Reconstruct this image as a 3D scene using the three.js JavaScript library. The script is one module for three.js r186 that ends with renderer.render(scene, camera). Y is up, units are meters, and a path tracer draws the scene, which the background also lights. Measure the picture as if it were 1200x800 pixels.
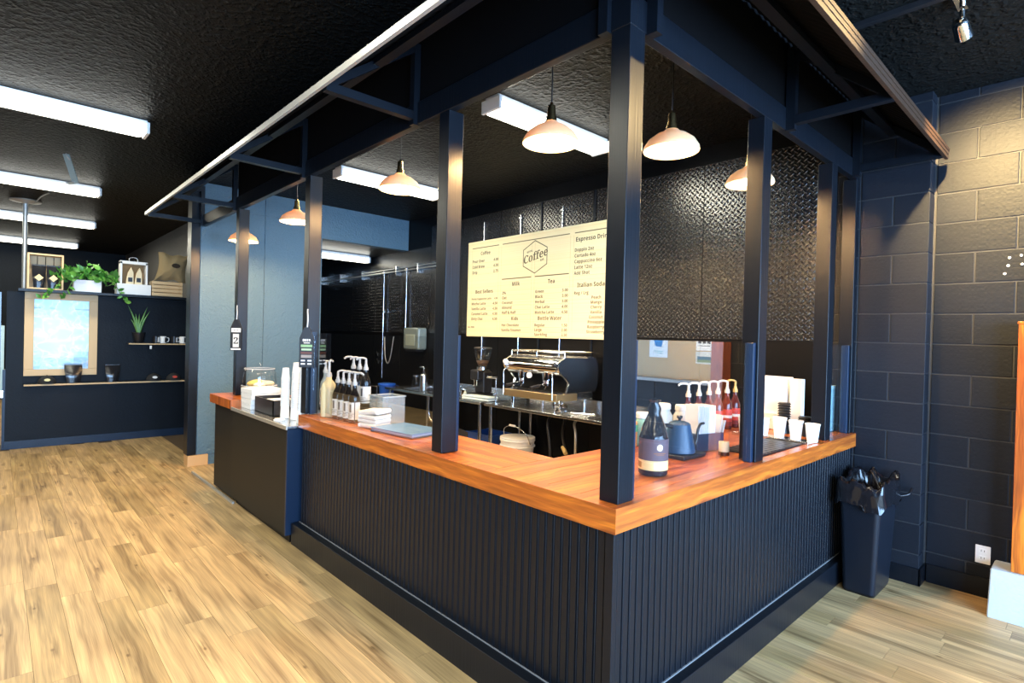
import * as THREE from 'three';
import { RoundedBoxGeometry } from 'three/addons/geometries/RoundedBoxGeometry.js';
import { mergeGeometries } from 'three/addons/utils/BufferGeometryUtils.js';
import { RectAreaLightUniformsLib } from 'three/addons/lights/RectAreaLightUniformsLib.js';

// ---------- camera, sky, large lights, exposure ----------
RectAreaLightUniformsLib.init();
const scene = new THREE.Scene();
const camera = new THREE.PerspectiveCamera(63.115, 1.5, 0.05, 60);
camera.position.set(0, 1.597, 0);
camera.quaternion.setFromRotationMatrix(new THREE.Matrix4().makeBasis(
  new THREE.Vector3(0.73226829, 0.0256663, 0.68053244),
  new THREE.Vector3(-0.01351002, 0.99964038, -0.02316437),
  new THREE.Vector3(-0.68088225, 0.00776852, 0.7323517)));
scene.add(camera);
scene.background = new THREE.Color().setRGB(1.0, 1.9, 3.0);
const renderer = new THREE.WebGLRenderer({ antialias: true });
renderer.toneMapping = THREE.LinearToneMapping;
renderer.toneMappingExposure = 1.4;
renderer.shadowMap.enabled = true;
function areaLight(rgb, intensity, w, h, pos, target) {
  const l = new THREE.RectAreaLight(new THREE.Color().setRGB(...rgb), intensity, w, h);
  l.position.set(...pos); l.lookAt(...target); scene.add(l); return l;
}
// daylight of the overcast sky through the two glazed shopfront bays (behind the camera)
const DAY = [0.38, 0.63, 1.0], DAYI = 22;
areaLight(DAY, DAYI, 3.0, 2.3, [-1.3, 1.5, 3.18], [-1.3, 1.5, 0]);
areaLight(DAY, DAYI, 3.6, 2.3, [2.55, 1.5, 3.18], [2.55, 1.5, 0]);

// ---------- helpers ----------
let seedState = 12345;
function rnd() { seedState |= 0; seedState = seedState + 0x6D2B79F5 | 0; let t = Math.imul(seedState ^ seedState >>> 15, 1 | seedState); t = t + Math.imul(t ^ t >>> 7, 61 | t) ^ t; return ((t ^ t >>> 14) >>> 0) / 4294967296; }
const rr = (a, b) => a + (b - a) * rnd();
const V = (x, y, z) => new THREE.Vector3(x, y, z);
function hash(x, y, s) { let h = Math.imul(x, 374761393) + Math.imul(y, 668265263) + Math.imul(s, 1442695041) | 0; h = Math.imul(h ^ h >>> 13, 1274126177); return ((h ^ h >>> 16) >>> 0) / 4294967296; }
function vnoise(x, y, s = 1) {
  const xi = Math.floor(x), yi = Math.floor(y), fx = x - xi, fy = y - yi, u = fx * fx * (3 - 2 * fx), v = fy * fy * (3 - 2 * fy);
  const a = hash(xi, yi, s), b = hash(xi + 1, yi, s), c = hash(xi, yi + 1, s), d = hash(xi + 1, yi + 1, s);
  return a + (b - a) * u + (c - a) * v + (a - b - c + d) * u * v;
}
function fbm(x, y, s = 1, o = 4) { let t = 0, a = 0.5, n = 0; for (let i = 0; i < o; i++) { t += a * vnoise(x, y, s + i * 7); n += a; x *= 2.03; y *= 2.03; a *= 0.5; } return t / n; }
function tex(w, h, fn, srgb = true, size = 1) {   // fn(u, v) -> grey or [r, g, b] in 0..1; size: metres per repeat
  const d = new Uint8Array(w * h * 4);
  for (let y = 0; y < h; y++) for (let x = 0; x < w; x++) {
    let c = fn(x / w, y / h); if (typeof c === 'number') c = [c, c, c];
    const k = (y * w + x) * 4; for (let j = 0; j < 3; j++) d[k + j] = Math.max(0, Math.min(255, Math.round(c[j] * 255))); d[k + 3] = 255;
  }
  const t = new THREE.DataTexture(d, w, h); t.magFilter = THREE.LinearFilter; t.minFilter = THREE.LinearFilter;
  t.wrapS = t.wrapT = THREE.MirroredRepeatWrapping; if (srgb) t.colorSpace = THREE.SRGBColorSpace;
  if (Array.isArray(size)) t.repeat.set(1 / size[0], 1 / size[1]); else t.repeat.set(1 / size, 1 / size);
  t.needsUpdate = true; return t;
}
function canvasTex(w, h, draw) {
  const c = document.createElement('canvas'); c.width = w; c.height = h; const g = c.getContext('2d'); draw(g, w, h);
  const t = new THREE.CanvasTexture(c); t.colorSpace = THREE.SRGBColorSpace; t.magFilter = THREE.LinearFilter; return t;
}
const lin = (r, g, b) => new THREE.Color().setRGB(r, g, b);
const mat = (color, roughness = 0.6, extra = {}) => new THREE.MeshStandardMaterial({ color, roughness, ...extra });
const phys = (color, roughness = 0.5, extra = {}) => new THREE.MeshPhysicalMaterial({ color, roughness, ...extra });

// planar uv in metres
function uvm(g) {
  g = g.index ? g.toNonIndexed() : g; const p = g.attributes.position, n = g.attributes.normal, uv = new Float32Array(p.count * 2);
  for (let i = 0; i < p.count; i += 3) {
    const nx = Math.abs(n.getX(i) + n.getX(i + 1) + n.getX(i + 2)), ny = Math.abs(n.getY(i) + n.getY(i + 1) + n.getY(i + 2)), nz = Math.abs(n.getZ(i) + n.getZ(i + 1) + n.getZ(i + 2));
    for (let k = i; k < i + 3; k++) {
      const x = p.getX(k), y = p.getY(k), z = p.getZ(k);
      const [u, v] = nx >= ny && nx >= nz ? [z, y] : ny >= nz ? [x, z] : [x, y];
      uv[2 * k] = u; uv[2 * k + 1] = v;
    }
  }
  g.setAttribute('uv', new THREE.BufferAttribute(uv, 2)); return g;
}
// box from min to max corner; r: rounded edge
function bx(x0, y0, z0, x1, y1, z1, r = 0) {
  const w = x1 - x0, h = y1 - y0, d = z1 - z0;
  const g = r ? new RoundedBoxGeometry(w, h, d, 1, r) : new THREE.BoxGeometry(w, h, d);
  g.translate((x0 + x1) / 2, (y0 + y1) / 2, (z0 + z1) / 2); return uvm(g);
}
const cb = (w, h, d, x = 0, y = 0, z = 0, r = 0) => bx(x - w / 2, y, z - d / 2, x + w / 2, y + h, z + d / 2, r);   // base-centred box
function cyl(r0, r1, h, x = 0, y = 0, z = 0, seg = 20, open = false) { const g = new THREE.CylinderGeometry(r1, r0, h, seg, 1, open); g.translate(x, y + h / 2, z); return g; }
function lathe(pts, seg = 28, x = 0, y = 0, z = 0) { const g = new THREE.LatheGeometry(pts.map(p => new THREE.Vector2(p[0], p[1])), seg); g.translate(x, y, z); return g; }
function tube(pts, r, seg = 20, rad = 8, closed = false, tension = 0.5) { return new THREE.TubeGeometry(new THREE.CatmullRomCurve3(pts.map(p => V(...p)), closed, 'catmullrom', tension), seg, r, rad, closed); }
function bar(a, b, w, h) {   // square bar between two points
  const A = V(...a), B = V(...b), g = new THREE.BoxGeometry(w, h, A.distanceTo(B)); uvm(g);
  const m = new THREE.Matrix4().lookAt(A, B, Math.abs(B.y - A.y) > 0.95 * A.distanceTo(B) ? V(1, 0, 0) : V(0, 1, 0)); m.setPosition(A.add(B).multiplyScalar(0.5));
  return uvm(g).applyMatrix4(m);
}
function rod(a, b, r, seg = 10) {
  const A = V(...a), B = V(...b), g = new THREE.CylinderGeometry(r, r, A.distanceTo(B), seg);
  g.applyQuaternion(new THREE.Quaternion().setFromUnitVectors(V(0, 1, 0), B.clone().sub(A).normalize())); g.translate((A.x + B.x) / 2, (A.y + B.y) / 2, (A.z + B.z) / 2); return g;
}
function merge(gs) {
  if (!Array.isArray(gs)) return gs; if (gs.length === 1) return gs[0];
  return mergeGeometries(gs.map(g => { const q = g.index ? g.toNonIndexed() : g; for (const k of Object.keys(q.attributes)) if (!['position', 'normal', 'uv'].includes(k)) q.deleteAttribute(k); return q; }));
}
const taken = {};
function numbered(n) { const k = taken[n] = (taken[n] ?? -1) + 1; return k ? `${n}_${String(k).padStart(3, '0')}` : n; }
function part(name, gs, m, parent, label) {
  const o = new THREE.Mesh(merge(gs), m); o.name = name; o.castShadow = o.receiveShadow = true; if (label) o.userData.label = label; parent.add(o); return o;
}
function thing(name, label, category, pos = [0, 0, 0], turn = 0, group) {
  const o = new THREE.Group(); o.name = numbered(name); o.position.set(...pos); o.rotation.y = turn; scene.add(o);
  o.userData = { label, category }; if (group) o.userData.group = group; return o;
}
function struct(name, gs, m, label) { const o = part(numbered(name), gs, m, scene); o.userData.kind = 'structure'; if (label) o.userData.label = label; return o; }
function structGroup(name, label) { const o = new THREE.Group(); o.name = numbered(name); scene.add(o); o.userData.kind = 'structure'; if (label) o.userData.label = label; return o; }
function copy(o, pos, turn, label) { const c = o.clone(); c.name = numbered(o.name.replace(/_\d{3}$/, '')); c.userData = { ...o.userData }; c.position.set(...pos); if (turn !== undefined) c.rotation.y = turn; if (label) c.userData.label = label; scene.add(c); return c; }
function ext(pts, depth, bevel = 0) { const s = new THREE.Shape(pts.map(p => new THREE.Vector2(...p))); return new THREE.ExtrudeGeometry(s, { depth, bevelEnabled: bevel > 0, bevelSize: bevel, bevelThickness: bevel, bevelSegments: 1, curveSegments: 12 }); }
// ---------- materials ----------
const popcorn = tex(512, 512, (u, v) => { const n = fbm(u * 60, v * 60, 3, 3), m = vnoise(u * 140, v * 140, 9); return Math.max(0, n - 0.42) * 1.6 + 0.25 * Math.pow(m, 4); }, false, 1.4);
const peel = tex(512, 512, (u, v) => 0.6 * fbm(u * 38, v * 38, 5, 2) + 0.4 * Math.pow(vnoise(u * 95, v * 95, 6), 2), false, 1.0);
const brushed = tex(256, 512, (u, v) => 0.5 * fbm(u * 40, v * 3, 8, 3) + 0.5 * fbm(u * 6, v * 1.2, 12, 3), false, [0.3, 1.2]);
const tin = tex(512, 512, (u, v) => {   // stamped interlocking ovals
  const s = 14; let best = 0;
  for (let k = 0; k < 2; k++) {
    const a = (u * s + 0.5 * k), b = (v * s + 0.5 * k), fx = a - Math.floor(a) - 0.5, fy = b - Math.floor(b) - 0.5, d = k ? (fx + fy) : (fx - fy), e = k ? (fx - fy) : (fx + fy);
    best = Math.max(best, Math.max(0, 1 - Math.hypot(d * 1.15, e * 3.0) * 1.6));
  }
  return Math.pow(best, 0.7) * 0.9 + 0.1 * vnoise(u * 80, v * 80, 4);
}, false, 0.7);
const blockBump = tex(512, 512, (u, v) => 0.55 * fbm(u * 70, v * 70, 15, 3) + 0.45 * fbm(u * 14, v * 14, 16, 3), false, 0.9);
const M = {
  black: phys(lin(0.0045, 0.0062, 0.0095), 0.34, { specularIntensity: 0.55, bumpMap: brushed, bumpScale: 0.0009 }),          // satin blue-black paint on timber
  panel: phys(lin(0.004, 0.004, 0.0045), 0.4, { specularIntensity: 0.35 }),
  ceiling: phys(lin(0.007, 0.007, 0.0065), 0.5, { specularIntensity: 0.22, bumpMap: popcorn, bumpScale: 0.01 }),
  navyWall: phys(lin(0.004, 0.0065, 0.0105), 0.5, { specularIntensity: 0.3, bumpMap: peel, bumpScale: 0.0015 }),
  peelWall: phys(lin(0.09, 0.155, 0.205), 0.5, { specularIntensity: 0.4, bumpMap: peel, bumpScale: 0.008 }),
  dayTintTrim: phys(lin(0.007, 0.018, 0.042), 0.35, { specularIntensity: 0.6 }),  // black trim paint with the blue of the daylight put into its colour
  tin: phys(lin(0.006, 0.006, 0.0065), 0.26, { ior: 1.75, bumpMap: tin, bumpScale: 0.009 }),
  blockA: phys(lin(0.0085, 0.0105, 0.0155), 0.5, { specularIntensity: 0.4, bumpMap: blockBump, bumpScale: 0.0022 }),
  blockB: phys(lin(0.011, 0.0132, 0.0188), 0.5, { specularIntensity: 0.4, bumpMap: blockBump, bumpScale: 0.0022 }),
  mortar: mat(lin(0.03, 0.031, 0.034), 0.6),
  matte: phys(lin(0.003, 0.003, 0.0035), 0.9, { specularIntensity: 0.1 }),
  steel: mat(lin(0.62, 0.63, 0.64), 0.24, { metalness: 1 }),
  chrome: mat(lin(0.8, 0.8, 0.8), 0.08, { metalness: 1 }),
  galv: mat(lin(0.5, 0.5, 0.48), 0.4, { metalness: 0.6 }),
  plasticBlack: mat(lin(0.012, 0.012, 0.014), 0.35),
  bagBlack: mat(lin(0.01, 0.01, 0.012), 0.16),
  white: mat(lin(0.8, 0.8, 0.78), 0.5),
  paper: mat(lin(0.82, 0.82, 0.8), 0.75),
  cream: mat(lin(0.78, 0.66, 0.38), 0.5),
  navyPlastic: mat(lin(0.012, 0.03, 0.07), 0.3),
  blue: mat(lin(0.01, 0.09, 0.5), 0.35),
  teal: mat(lin(0.012, 0.05, 0.11), 0.38),
  brass: mat(lin(0.5, 0.33, 0.14), 0.25, { metalness: 1 }),
  glass: phys(0xffffff, 0.0, { transmission: 1, thickness: 0, ior: 2.0 }),
  clear: phys(0xffffff, 0.03, { transmission: 1, thickness: 0, ior: 1.45 }),
  tub: phys(lin(0.82, 0.88, 0.9), 0.12, { transmission: 0.8, thickness: 0 }),
  green: mat(lin(0.06, 0.22, 0.03), 0.4, { side: THREE.DoubleSide }),
  paleWood: mat(lin(0.6, 0.42, 0.22), 0.55, { bumpMap: brushed, bumpScale: 0.001 }),
  darkGlass: mat(lin(0.008, 0.006, 0.006), 0.07),
};
// oak vinyl planks: four boards' worth of print in three tones
const oakMaps = [1, 2, 3, 4, 5, 6, 7].map(s => tex(192, 1024, (u, v) => {
  const warp = fbm(u * 1.5 + 3, v * 2.2, s * 31, 3), gr = fbm(u * 14 + warp * 5, v * 1.6 + s, s * 17, 4), fine = fbm(u * 80, v * 9, s * 13, 2), broad = fbm(u * 2.2, v * 3.2, s * 5, 2);
  let k = 0.86 + 0.3 * (gr - 0.5) + 0.18 * (fine - 0.5) + 0.34 * (broad - 0.5);
  let mark = 0;   // knots and the dark heartwood flecks around them
  for (let j = 0; j < [0, 0, 1, 0, 1, 0, 2, 0][s]; j++) {
    const kx = 0.2 + 0.6 * hash(s, 3 + j, 1), ky = 0.12 + 0.76 * hash(s, 14 + j, 1), du = (u - kx) * 0.152, dv = (v - ky) * 1.22, n = fbm(u * 11 + j, v * 26, s + j, 3);
    mark += 0.9 * Math.max(0, 1 - Math.hypot(du / 0.01, dv / 0.022)) + Math.max(0, 1 - Math.hypot(du / 0.045, dv / 0.3)) * Math.max(0, fbm(u * 9 + j, v * 7, s + j, 3) - 0.4) * 2.6 + 0.3 * Math.max(0, 1 - Math.hypot(du / 0.03, dv / 0.1)) * n;
  }
  k -= 0.38 * Math.min(1, mark); const dark = Math.max(0, 0.82 - k);
  return [1.02 * k, 0.868 * k - 0.12 * dark, 0.63 * k - 0.2 * dark];
}, true, 1));
const oaks = []; for (const m of oakMaps) for (const t of [1, 0.85, 1.1]) oaks.push(mat(lin(0.6 * t, 0.58 * t, 0.55 * t * (t < 1 ? 0.93 : 1)), 0.42, { map: m }));
const orangeMap = tex(512, 512, (u, v) => {
  const w = fbm(u * 2, v * 3, 41, 3) * 2, g = fbm(u * 2.5 + w, v * 22 + w * 2.2, 44, 4), f = fbm(u * 8, v * 90, 48, 2);
  const k = 0.82 + 0.6 * (g - 0.5) + 0.2 * (f - 0.5); return [0.94 * k, 0.53 * k * (0.85 + 0.3 * g), 0.2 * k];
}, true, [0.9, 0.55]);
const orangeMapX = orangeMap.clone(); orangeMapX.repeat.set(1 / 0.9, 1 / 0.55); orangeMapX.needsUpdate = true;
const orangeMapZ = orangeMap.clone(); orangeMapZ.rotation = Math.PI / 2; orangeMapZ.repeat.set(1 / 0.9, 1 / 0.55); orangeMapZ.needsUpdate = true;
M.orangeX = phys(lin(0.8, 0.66, 0.5), 0.35, { map: orangeMapX, clearcoat: 0.4, clearcoatRoughness: 0.2 });
M.orangeZ = phys(lin(0.8, 0.66, 0.5), 0.35, { map: orangeMapZ, clearcoat: 0.4, clearcoatRoughness: 0.2 });
M.brownWood = mat(lin(0.035, 0.015, 0.006), 0.55, { bumpMap: brushed, bumpScale: 0.002 });
// ---------- setting ----------
const CH = 3.31, XW = 4.555, XR = 4.69;          // ceiling, panelled wall / pier face, recessed block wall
const floor = structGroup('floor', 'light oak plank floor');
part('subfloor', bx(-3.3, -0.12, -16.2, 4.9, -0.004, 3.3), mat(lin(0.09, 0.06, 0.035), 0.7), floor);
{
  const PW = 0.152, PL = 1.22, g = new THREE.BoxGeometry(PW - 0.0016, 0.004, PL - 0.0016); g.translate(0, -0.002, 0);
  { // top-face print: u across, v along
    const uv = g.attributes.uv; for (let i = 8; i < 12; i++) uv.setXY(i, g.attributes.position.getX(i) / PW + 0.5, g.attributes.position.getZ(i) / PL + 0.5);
  }
  const rest = [];
  let n = 0;
  for (let i = 0; i < 32; i++) {
    const x = -0.155 + (i + 0.5) * PW, off = hash(i, 5, 2) * PL;
    for (let j = -3; j < 9; j++) {
      const z = -(j * PL + off); if (z > 1.2 || z < -9.9) continue;
      const left = x < 1.6 && z < -1.3 && x > -0.05 && x > -0.1, right = x > 1.55 && z > -1.9;
      const behind = x > 1.75 && z < -1.9;
      if (behind) { if (z > -7.6) rest.push([x, z]); continue; }
      if (!(left || right) || n > 296) { rest.push([x, z]); continue; }
      const o = new THREE.Mesh(g, oaks[Math.floor(hash(i, j + 20, 3) * oaks.length)]); o.name = 'plank'; o.position.set(x, 0, z); if (hash(i, j, 8) > 0.5) o.rotation.y = Math.PI; o.receiveShadow = true; o.castShadow = true; floor.add(o); n++;
    }
  }
  const r = part('planks', rest.map(([x, z]) => g.clone().translate(x, 0, z)), oaks[0], floor); r.userData.kind = 'stuff';
  const far = part('planks', [bx(-3.3, -0.004, -16.2, -0.16, 0, 3.3), bx(-0.16, -0.004, -16.2, 4.9, 0, -9.95), bx(-0.16, -0.004, 1.25, 4.9, 0, 3.3)], oaks[6], floor); far.userData.kind = 'stuff';
}
struct('ceiling', bx(-3.3, CH, -16.2, 4.9, CH + 0.15, 3.3), M.ceiling, 'black sprayed textured ceiling');

// block wall: pier in the panel plane, wall beyond set back
const wallRight = structGroup('wall_right', 'painted concrete block wall with a pier');
part('mortar_bed', [bx(XW + 0.006, 0, -1.4, 4.9, CH, -0.845), bx(XR + 0.006, 0, -0.85, 4.9, CH, 3.3)], M.mortar, wallRight);
{
  const H = 0.2032, gap = 0.007;
  for (let c = 0; c < 17; c++) {
    const y0 = c * H + gap / 2, y1 = Math.min(CH, (c + 1) * H - gap / 2); if (y1 - y0 < 0.02) continue;
    const blk = (x, z0, z1, d = 0.06) => part('block', uvm(new RoundedBoxGeometry(d, y1 - y0, z1 - z0, 1, 0.004)).translate(x + d / 2 + rr(-0.0012, 0.0012), (y0 + y1) / 2, (z0 + z1) / 2), rnd() > 0.5 ? M.blockA : M.blockB, wallRight);
    // pier, z -1.4 .. -0.84
    const s = c % 2 ? [-1.4, -1.245, -0.838] : [-1.4, -1.245, -1.045, -0.838];
    for (let k = 0; k + 1 < s.length; k++) blk(XW, s[k] + gap / 2, s[k + 1] - (k + 2 < s.length ? gap / 2 : 0), 0.13);
    // recessed wall, z -0.84 .. 3.2
    let z = -0.83 ; const first = c % 2 ? 0.42 : 0.215; let e = z + first;
    while (z < 0.9) { blk(XR, z + gap / 2, e - gap / 2); z = e; e = z + 0.4064; }
  }
  part('wall_rest', bx(XR + 0.004, 0, 1.3, 4.9, CH, 3.3), M.blockA, wallRight);
}
const bb = structGroup('baseboard_right', 'black baseboard of the block wall');
part('board', bx(XW - 0.014, 0, -1.2, XW + 0.01, 0.115, -0.826, 0.003), M.black, bb); part('board', bx(XW - 0.014, 0, -0.84, XR, 0.115, -0.826, 0.003), M.black, bb);
part('board', bx(XR - 0.014, 0, -0.82, XR + 0.01, 0.125, 3.2, 0.003), M.black, bb);

// panelled wall behind the bar
const wallBack = structGroup('wall_back', 'black wall clad in stamped metal sheets');
part('substrate', bx(XW + 0.003, 0, -11.2, 4.9, CH, -1.4), M.panel, wallBack);
{
  const ys = [0, 1.62, 3.15], cuts = [-1.4, -2.46, -3.68, -4.45, -5.15, -5.9, -6.64, -7.42, -8.2, -9.0, -10.0, -11.1];
  for (let k = 0; k + 1 < cuts.length; k++) {
    part('metal_sheet', bx(XW - 0.004, 1.625, cuts[k + 1] + 0.004, XW + 0.003, k > 5 ? 2.86 : 3.15, cuts[k] - 0.004), M.tin, wallBack);
    part('wainscot_sheet', bx(XW - 0.004, 0.0, cuts[k + 1] + 0.003, XW + 0.003, 1.612, cuts[k] - 0.003), M.panel, wallBack);
  }
}
// sprayed wall at the end of the bar, with a soffit over the passage
const wallEnd = structGroup('wall_end', 'blue-black textured partition at the end of the bar');
part('partition', bx(1.735, 0, -7.4, 3.2, CH, -7.25), M.peelWall, wallEnd);
part('end_stud', bx(1.64, 0.13, -7.41, 1.733, CH, -7.235, 0.004), M.black, wallEnd);
part('upper_sheet', bx(1.735, 3.035, -7.25, 2.45, CH, -7.238), M.peelWall, wallEnd); part('upper_sheet', bx(2.46, 3.035, -7.25, 3.2, CH, -7.238), M.peelWall, wallEnd);
part('sheet', bx(1.74, 0.13, -7.25, 2.455, 3.028, -7.238), M.peelWall, wallEnd); part('sheet', bx(2.461, 0.13, -7.25, 3.2, 3.028, -7.238), M.peelWall, wallEnd);
part('soffit', bx(3.2, 2.86, -7.4, XW, CH, -7.25), M.peelWall, wallEnd);
part('base_block', bx(1.645, 0.0, -7.40, 1.86, 0.125, -7.225, 0.003), mat(lin(0.62, 0.36, 0.15), 0.6), wallEnd, 'unpainted wooden base block');
struct('ceiling', bx(3.1, 2.86, -11.2, XW, 2.95, -7.4), M.panel, 'low black ceiling of the passage');
struct('wall_passage', bx(3.05, 0, -11.2, 3.2, 2.86, -7.4), M.panel); struct('wall_passage', bx(3.05, 0, -11.3, 4.9, 2.95, -11.2), M.panel);

// half-height partition with the display shelves, rear room beyond
const wallFar = structGroup('wall_far', 'navy half-height display wall');
part('partition', bx(0.1, 0, -9.68, 2.25, 2.02, -9.53), M.navyWall, wallFar);
part('end_cap', bx(0.072, 0, -9.69, 0.1, 1.02, -9.52), M.dayTintTrim, wallFar);
struct('baseboard_far', bx(0.09, 0, -9.53, 2.25, 0.105, -9.512, 0.003), M.dayTintTrim, 'baseboard of the display wall with blue daylight painted in');  // blue cast of the windows is painted into this board
struct('wall_side', bx(2.25, 0, -16, 2.4, CH, -7.4), mat(lin(0.05, 0.05, 0.05), 0.5, { bumpMap: peel, bumpScale: 0.006 }), 'grey-black side wall of the rear room');
struct('wall_rear', bx(-3.3, 0, -16.2, 2.4, CH, -16), M.navyWall);
struct('wall_left', bx(-3.3, 0, -16.2, -3.15, CH, 3.3), M.navyWall);
// shopfront
const wf = structGroup('wall_front', 'shopfront wall with glazed bays');
part('sill', bx(-3.3, 0, 3.2, 4.9, 0.3, 3.35), M.black, wf); part('lintel', bx(-3.3, 2.7, 3.2, 4.9, CH, 3.35), M.black, wf);
for (const [a, b] of [[-3.3, -2.9], [0.3, 0.7], [4.4, 4.9]]) part('pier', bx(a, 0.3, 3.2, b, 2.7, 3.35), M.black, wf);
for (const [k, a, b] of [[1, -2.9, 0.3], [2, 0.7, 4.4]]) {
  const w = structGroup('window_' + k, 'shopfront window');
  part('pane', bx(a, 0.3, 3.28, b, 2.7, 3.283), M.clear, w);
  part('window_frame', [bx(a, 0.3, 3.25, a + 0.06, 2.7, 3.31), bx(b - 0.06, 0.3, 3.25, b, 2.7, 3.31), bx(a, 0.3, 3.25, b, 0.36, 3.31), bx(a, 2.64, 3.25, b, 2.7, 3.31), bx((a + b) / 2 - 0.03, 0.3, 3.25, (a + b) / 2 + 0.03, 2.7, 3.31)], M.galv, w);
}
// ---------- counter ----------
const HT = 0.968, HB = 0.875;
{
  const c = thing('bar_counter', 'L-shaped bar counter with orange wooden top and black beadboard front', 'counter');
  // core carcass
  part('carcass', [bx(1.72, 0.0, -4.15, 1.82, HB, -1.262), bx(1.72, 0.0, -1.36, XW - 0.006, HB, -1.262)], M.panel, c);
  // beadboard
  const bead = (w) => ext([[-w / 2, 0], [w / 2, 0], [w / 2, 0.008], [w / 2 - 0.0012, 0.0125], [w / 2 - 0.004, 0.0148], [w / 2 - 0.0068, 0.0125], [w / 2 - 0.008, 0.007], [w / 2 - 0.0095, 0.0118], [-w / 2 + 0.002, 0.0118], [-w / 2, 0.008]], 1);
  const P = 0.045, bg = bead(P - 0.0045);
  const bl = bg.clone().rotateX(-Math.PI / 2);        // profile x across, thickness towards -z after the turn; length up
  const front = bl.clone().scale(1, HB - 0.15, 1).rotateY(Math.PI);   // faces +z
  for (let k = 0; k < 63; k++) { const x = 1.75 + k * P; if (x > XW - 0.03) break; const o = part('bead_board', front, M.black, c); o.position.set(x, 0.15, -1.262); }
  const side = bl.clone().scale(1, HB - 0.15, 1).rotateY(Math.PI / 2);
  for (let k = 0; k < 66; k++) { const z = -1.31 - k * P; if (z < -4.13) break; const o = part('bead_board', side, M.black, c); o.position.set(1.72, 0.15, z); }
  part('corner_trim', bx(1.702, 0.0, -1.285, 1.729, HB, -1.244, 0.003), M.black, c);
  // baseboards
  part('baseboard', bx(1.648, 0, -4.16, 1.722, 0.158, -1.2, 0.004), M.black, c);
  part('baseboard', bx(1.648, 0, -1.264, XW - 0.02, 0.158, -1.2, 0.004), M.black, c);
  part('caulk_line', [bx(1.703, 0.158, -4.15, 1.709, 0.162, -1.25), bx(1.709, 0.158, -1.25, XW - 0.02, 0.162, -1.244)], mat(lin(0.2, 0.2, 0.2), 0.6), c);
  // nosing boards (mitred at the corner) and top boards
  const noseR = uvm((prism([[1.691, -1.232], [XW - 0.004, -1.232], [XW - 0.004, -1.291], [1.75, -1.291]], HB, HT)));
  const noseL = uvm((prism([[1.689, -1.23], [1.748, -1.289], [1.748, -4.166], [1.689, -4.166]], HB, HT)));
  part('nosing', noseR, M.orangeX, c); part('nosing', noseL, M.orangeX, c);
  for (const [x0, x1] of [[1.7515, 1.9], [1.9012, 2.05], [2.0512, 2.165]]) part('top_board', bx(x0, HB + 0.02, -4.16, x1, HT - 0.002, -1.985, 0.0015), M.orangeZ, c);
  for (const [z0, z1] of [[-1.46, -1.294], [-1.64, -1.4612], [-1.82, -1.6412], [-1.983, -1.8212]]) part('top_board', bx(1.7515, HB + 0.02, z0, XW - 0.005, HT - 0.002, z1, 0.0015), M.orangeX, c);
  part('inner_support', [bx(2.1, 0, -4.1, 2.14, HB, -2.0), bx(2.2, 0, -1.97, XW - 0.01, HB, -1.93)], M.panel, c);
}
function prism(pts, y0, y1) {   // horizontal polygon [x, z] extruded from y0 to y1
  const s = new THREE.Shape(pts.map(([x, z]) => new THREE.Vector2(x, -z)));
  const g = new THREE.ExtrudeGeometry(s, { depth: y1 - y0, bevelEnabled: true, bevelSize: 0.0012, bevelThickness: 0.0012, bevelSegments: 1 }); g.rotateX(-Math.PI / 2); g.translate(0, y0, 0); return g;
}
// ---------- timber frame of the kiosk ----------
{
  const f = thing('kiosk_frame', 'black timber post frame standing on the bar counter', 'frame');
  const post = (x, z, y0 = HT, y1 = 2.795) => part('post', bx(x, y0, z - 0.09, x + 0.098, y1, z, 0.004), M.black, f);
  post(1.742, -1.26); post(1.742, -2.405, HT); post(1.742, -4.175, HT); post(1.742, -5.86, 0.953);
  post(2.945, -1.26); post(4.0, -1.26); part('post', bx(XW - 0.05, HT, -1.35, XW - 0.008, 2.795, -1.26, 0.004), M.black, f);
  part('header_beam', bx(1.742, 2.795, -7.23, 1.788, 2.92, -1.26, 0.004), M.black, f);
  part('header_beam', bx(1.79, 2.795, -1.306, XW - 0.008, 2.92, -1.262, 0.004), M.black, f);
  part('upper_panel', bx(1.755, 2.92, -5.95, 1.8, CH - 0.002, -1.275), M.matte, f); part('upper_panel', bx(1.8, 2.92, -1.32, XW - 0.008, CH - 0.002, -1.275), M.matte, f);
  // glazing stops up to eye height
  for (const [x0, z0, x1, z1] of [[1.842, -1.312, 1.866, -1.272], [2.915, -1.312, 2.943, -1.272], [1.768, -2.53, 1.808, -2.497], [1.768, -4.173, 1.808, -4.145], [4.1, -1.312, 4.125, -1.272], [4.475, -1.312, 4.503, -1.272]])
    part('glazing_stop', bx(x0, HT, z0, x1, 1.6, z1, 0.003), M.dayTintTrim, f);
  for (const [x, y, z, w] of [[1.842, HT, -2.495, 1]]) part('post_trim', bx(1.842, HT, -2.497, 1.86, 1.6, -2.41, 0.003), M.dayTintTrim, f);
}
const gl1 = thing('glass_guard', 'clear glass guard on the counter before the kettle and dark bottle', 'glass'); part('pane', bx(1.867, HT + 0.001, -1.296, 2.914, 1.6, -1.2935), M.glass, gl1);
const gl2 = thing('glass_guard', 'clear glass guard beside the syrup bottles and folded towels', 'glass'); part('pane', bx(1.787, HT + 0.001, -4.144, 1.7895, 1.59, -2.531), M.glass, gl2);
const gl3 = thing('glass_guard', 'narrow clear glass guard next to the block pier', 'glass'); part('pane', bx(4.126, HT + 0.001, -1.296, 4.474, 1.6, -1.2935), M.glass, gl3);

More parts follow.
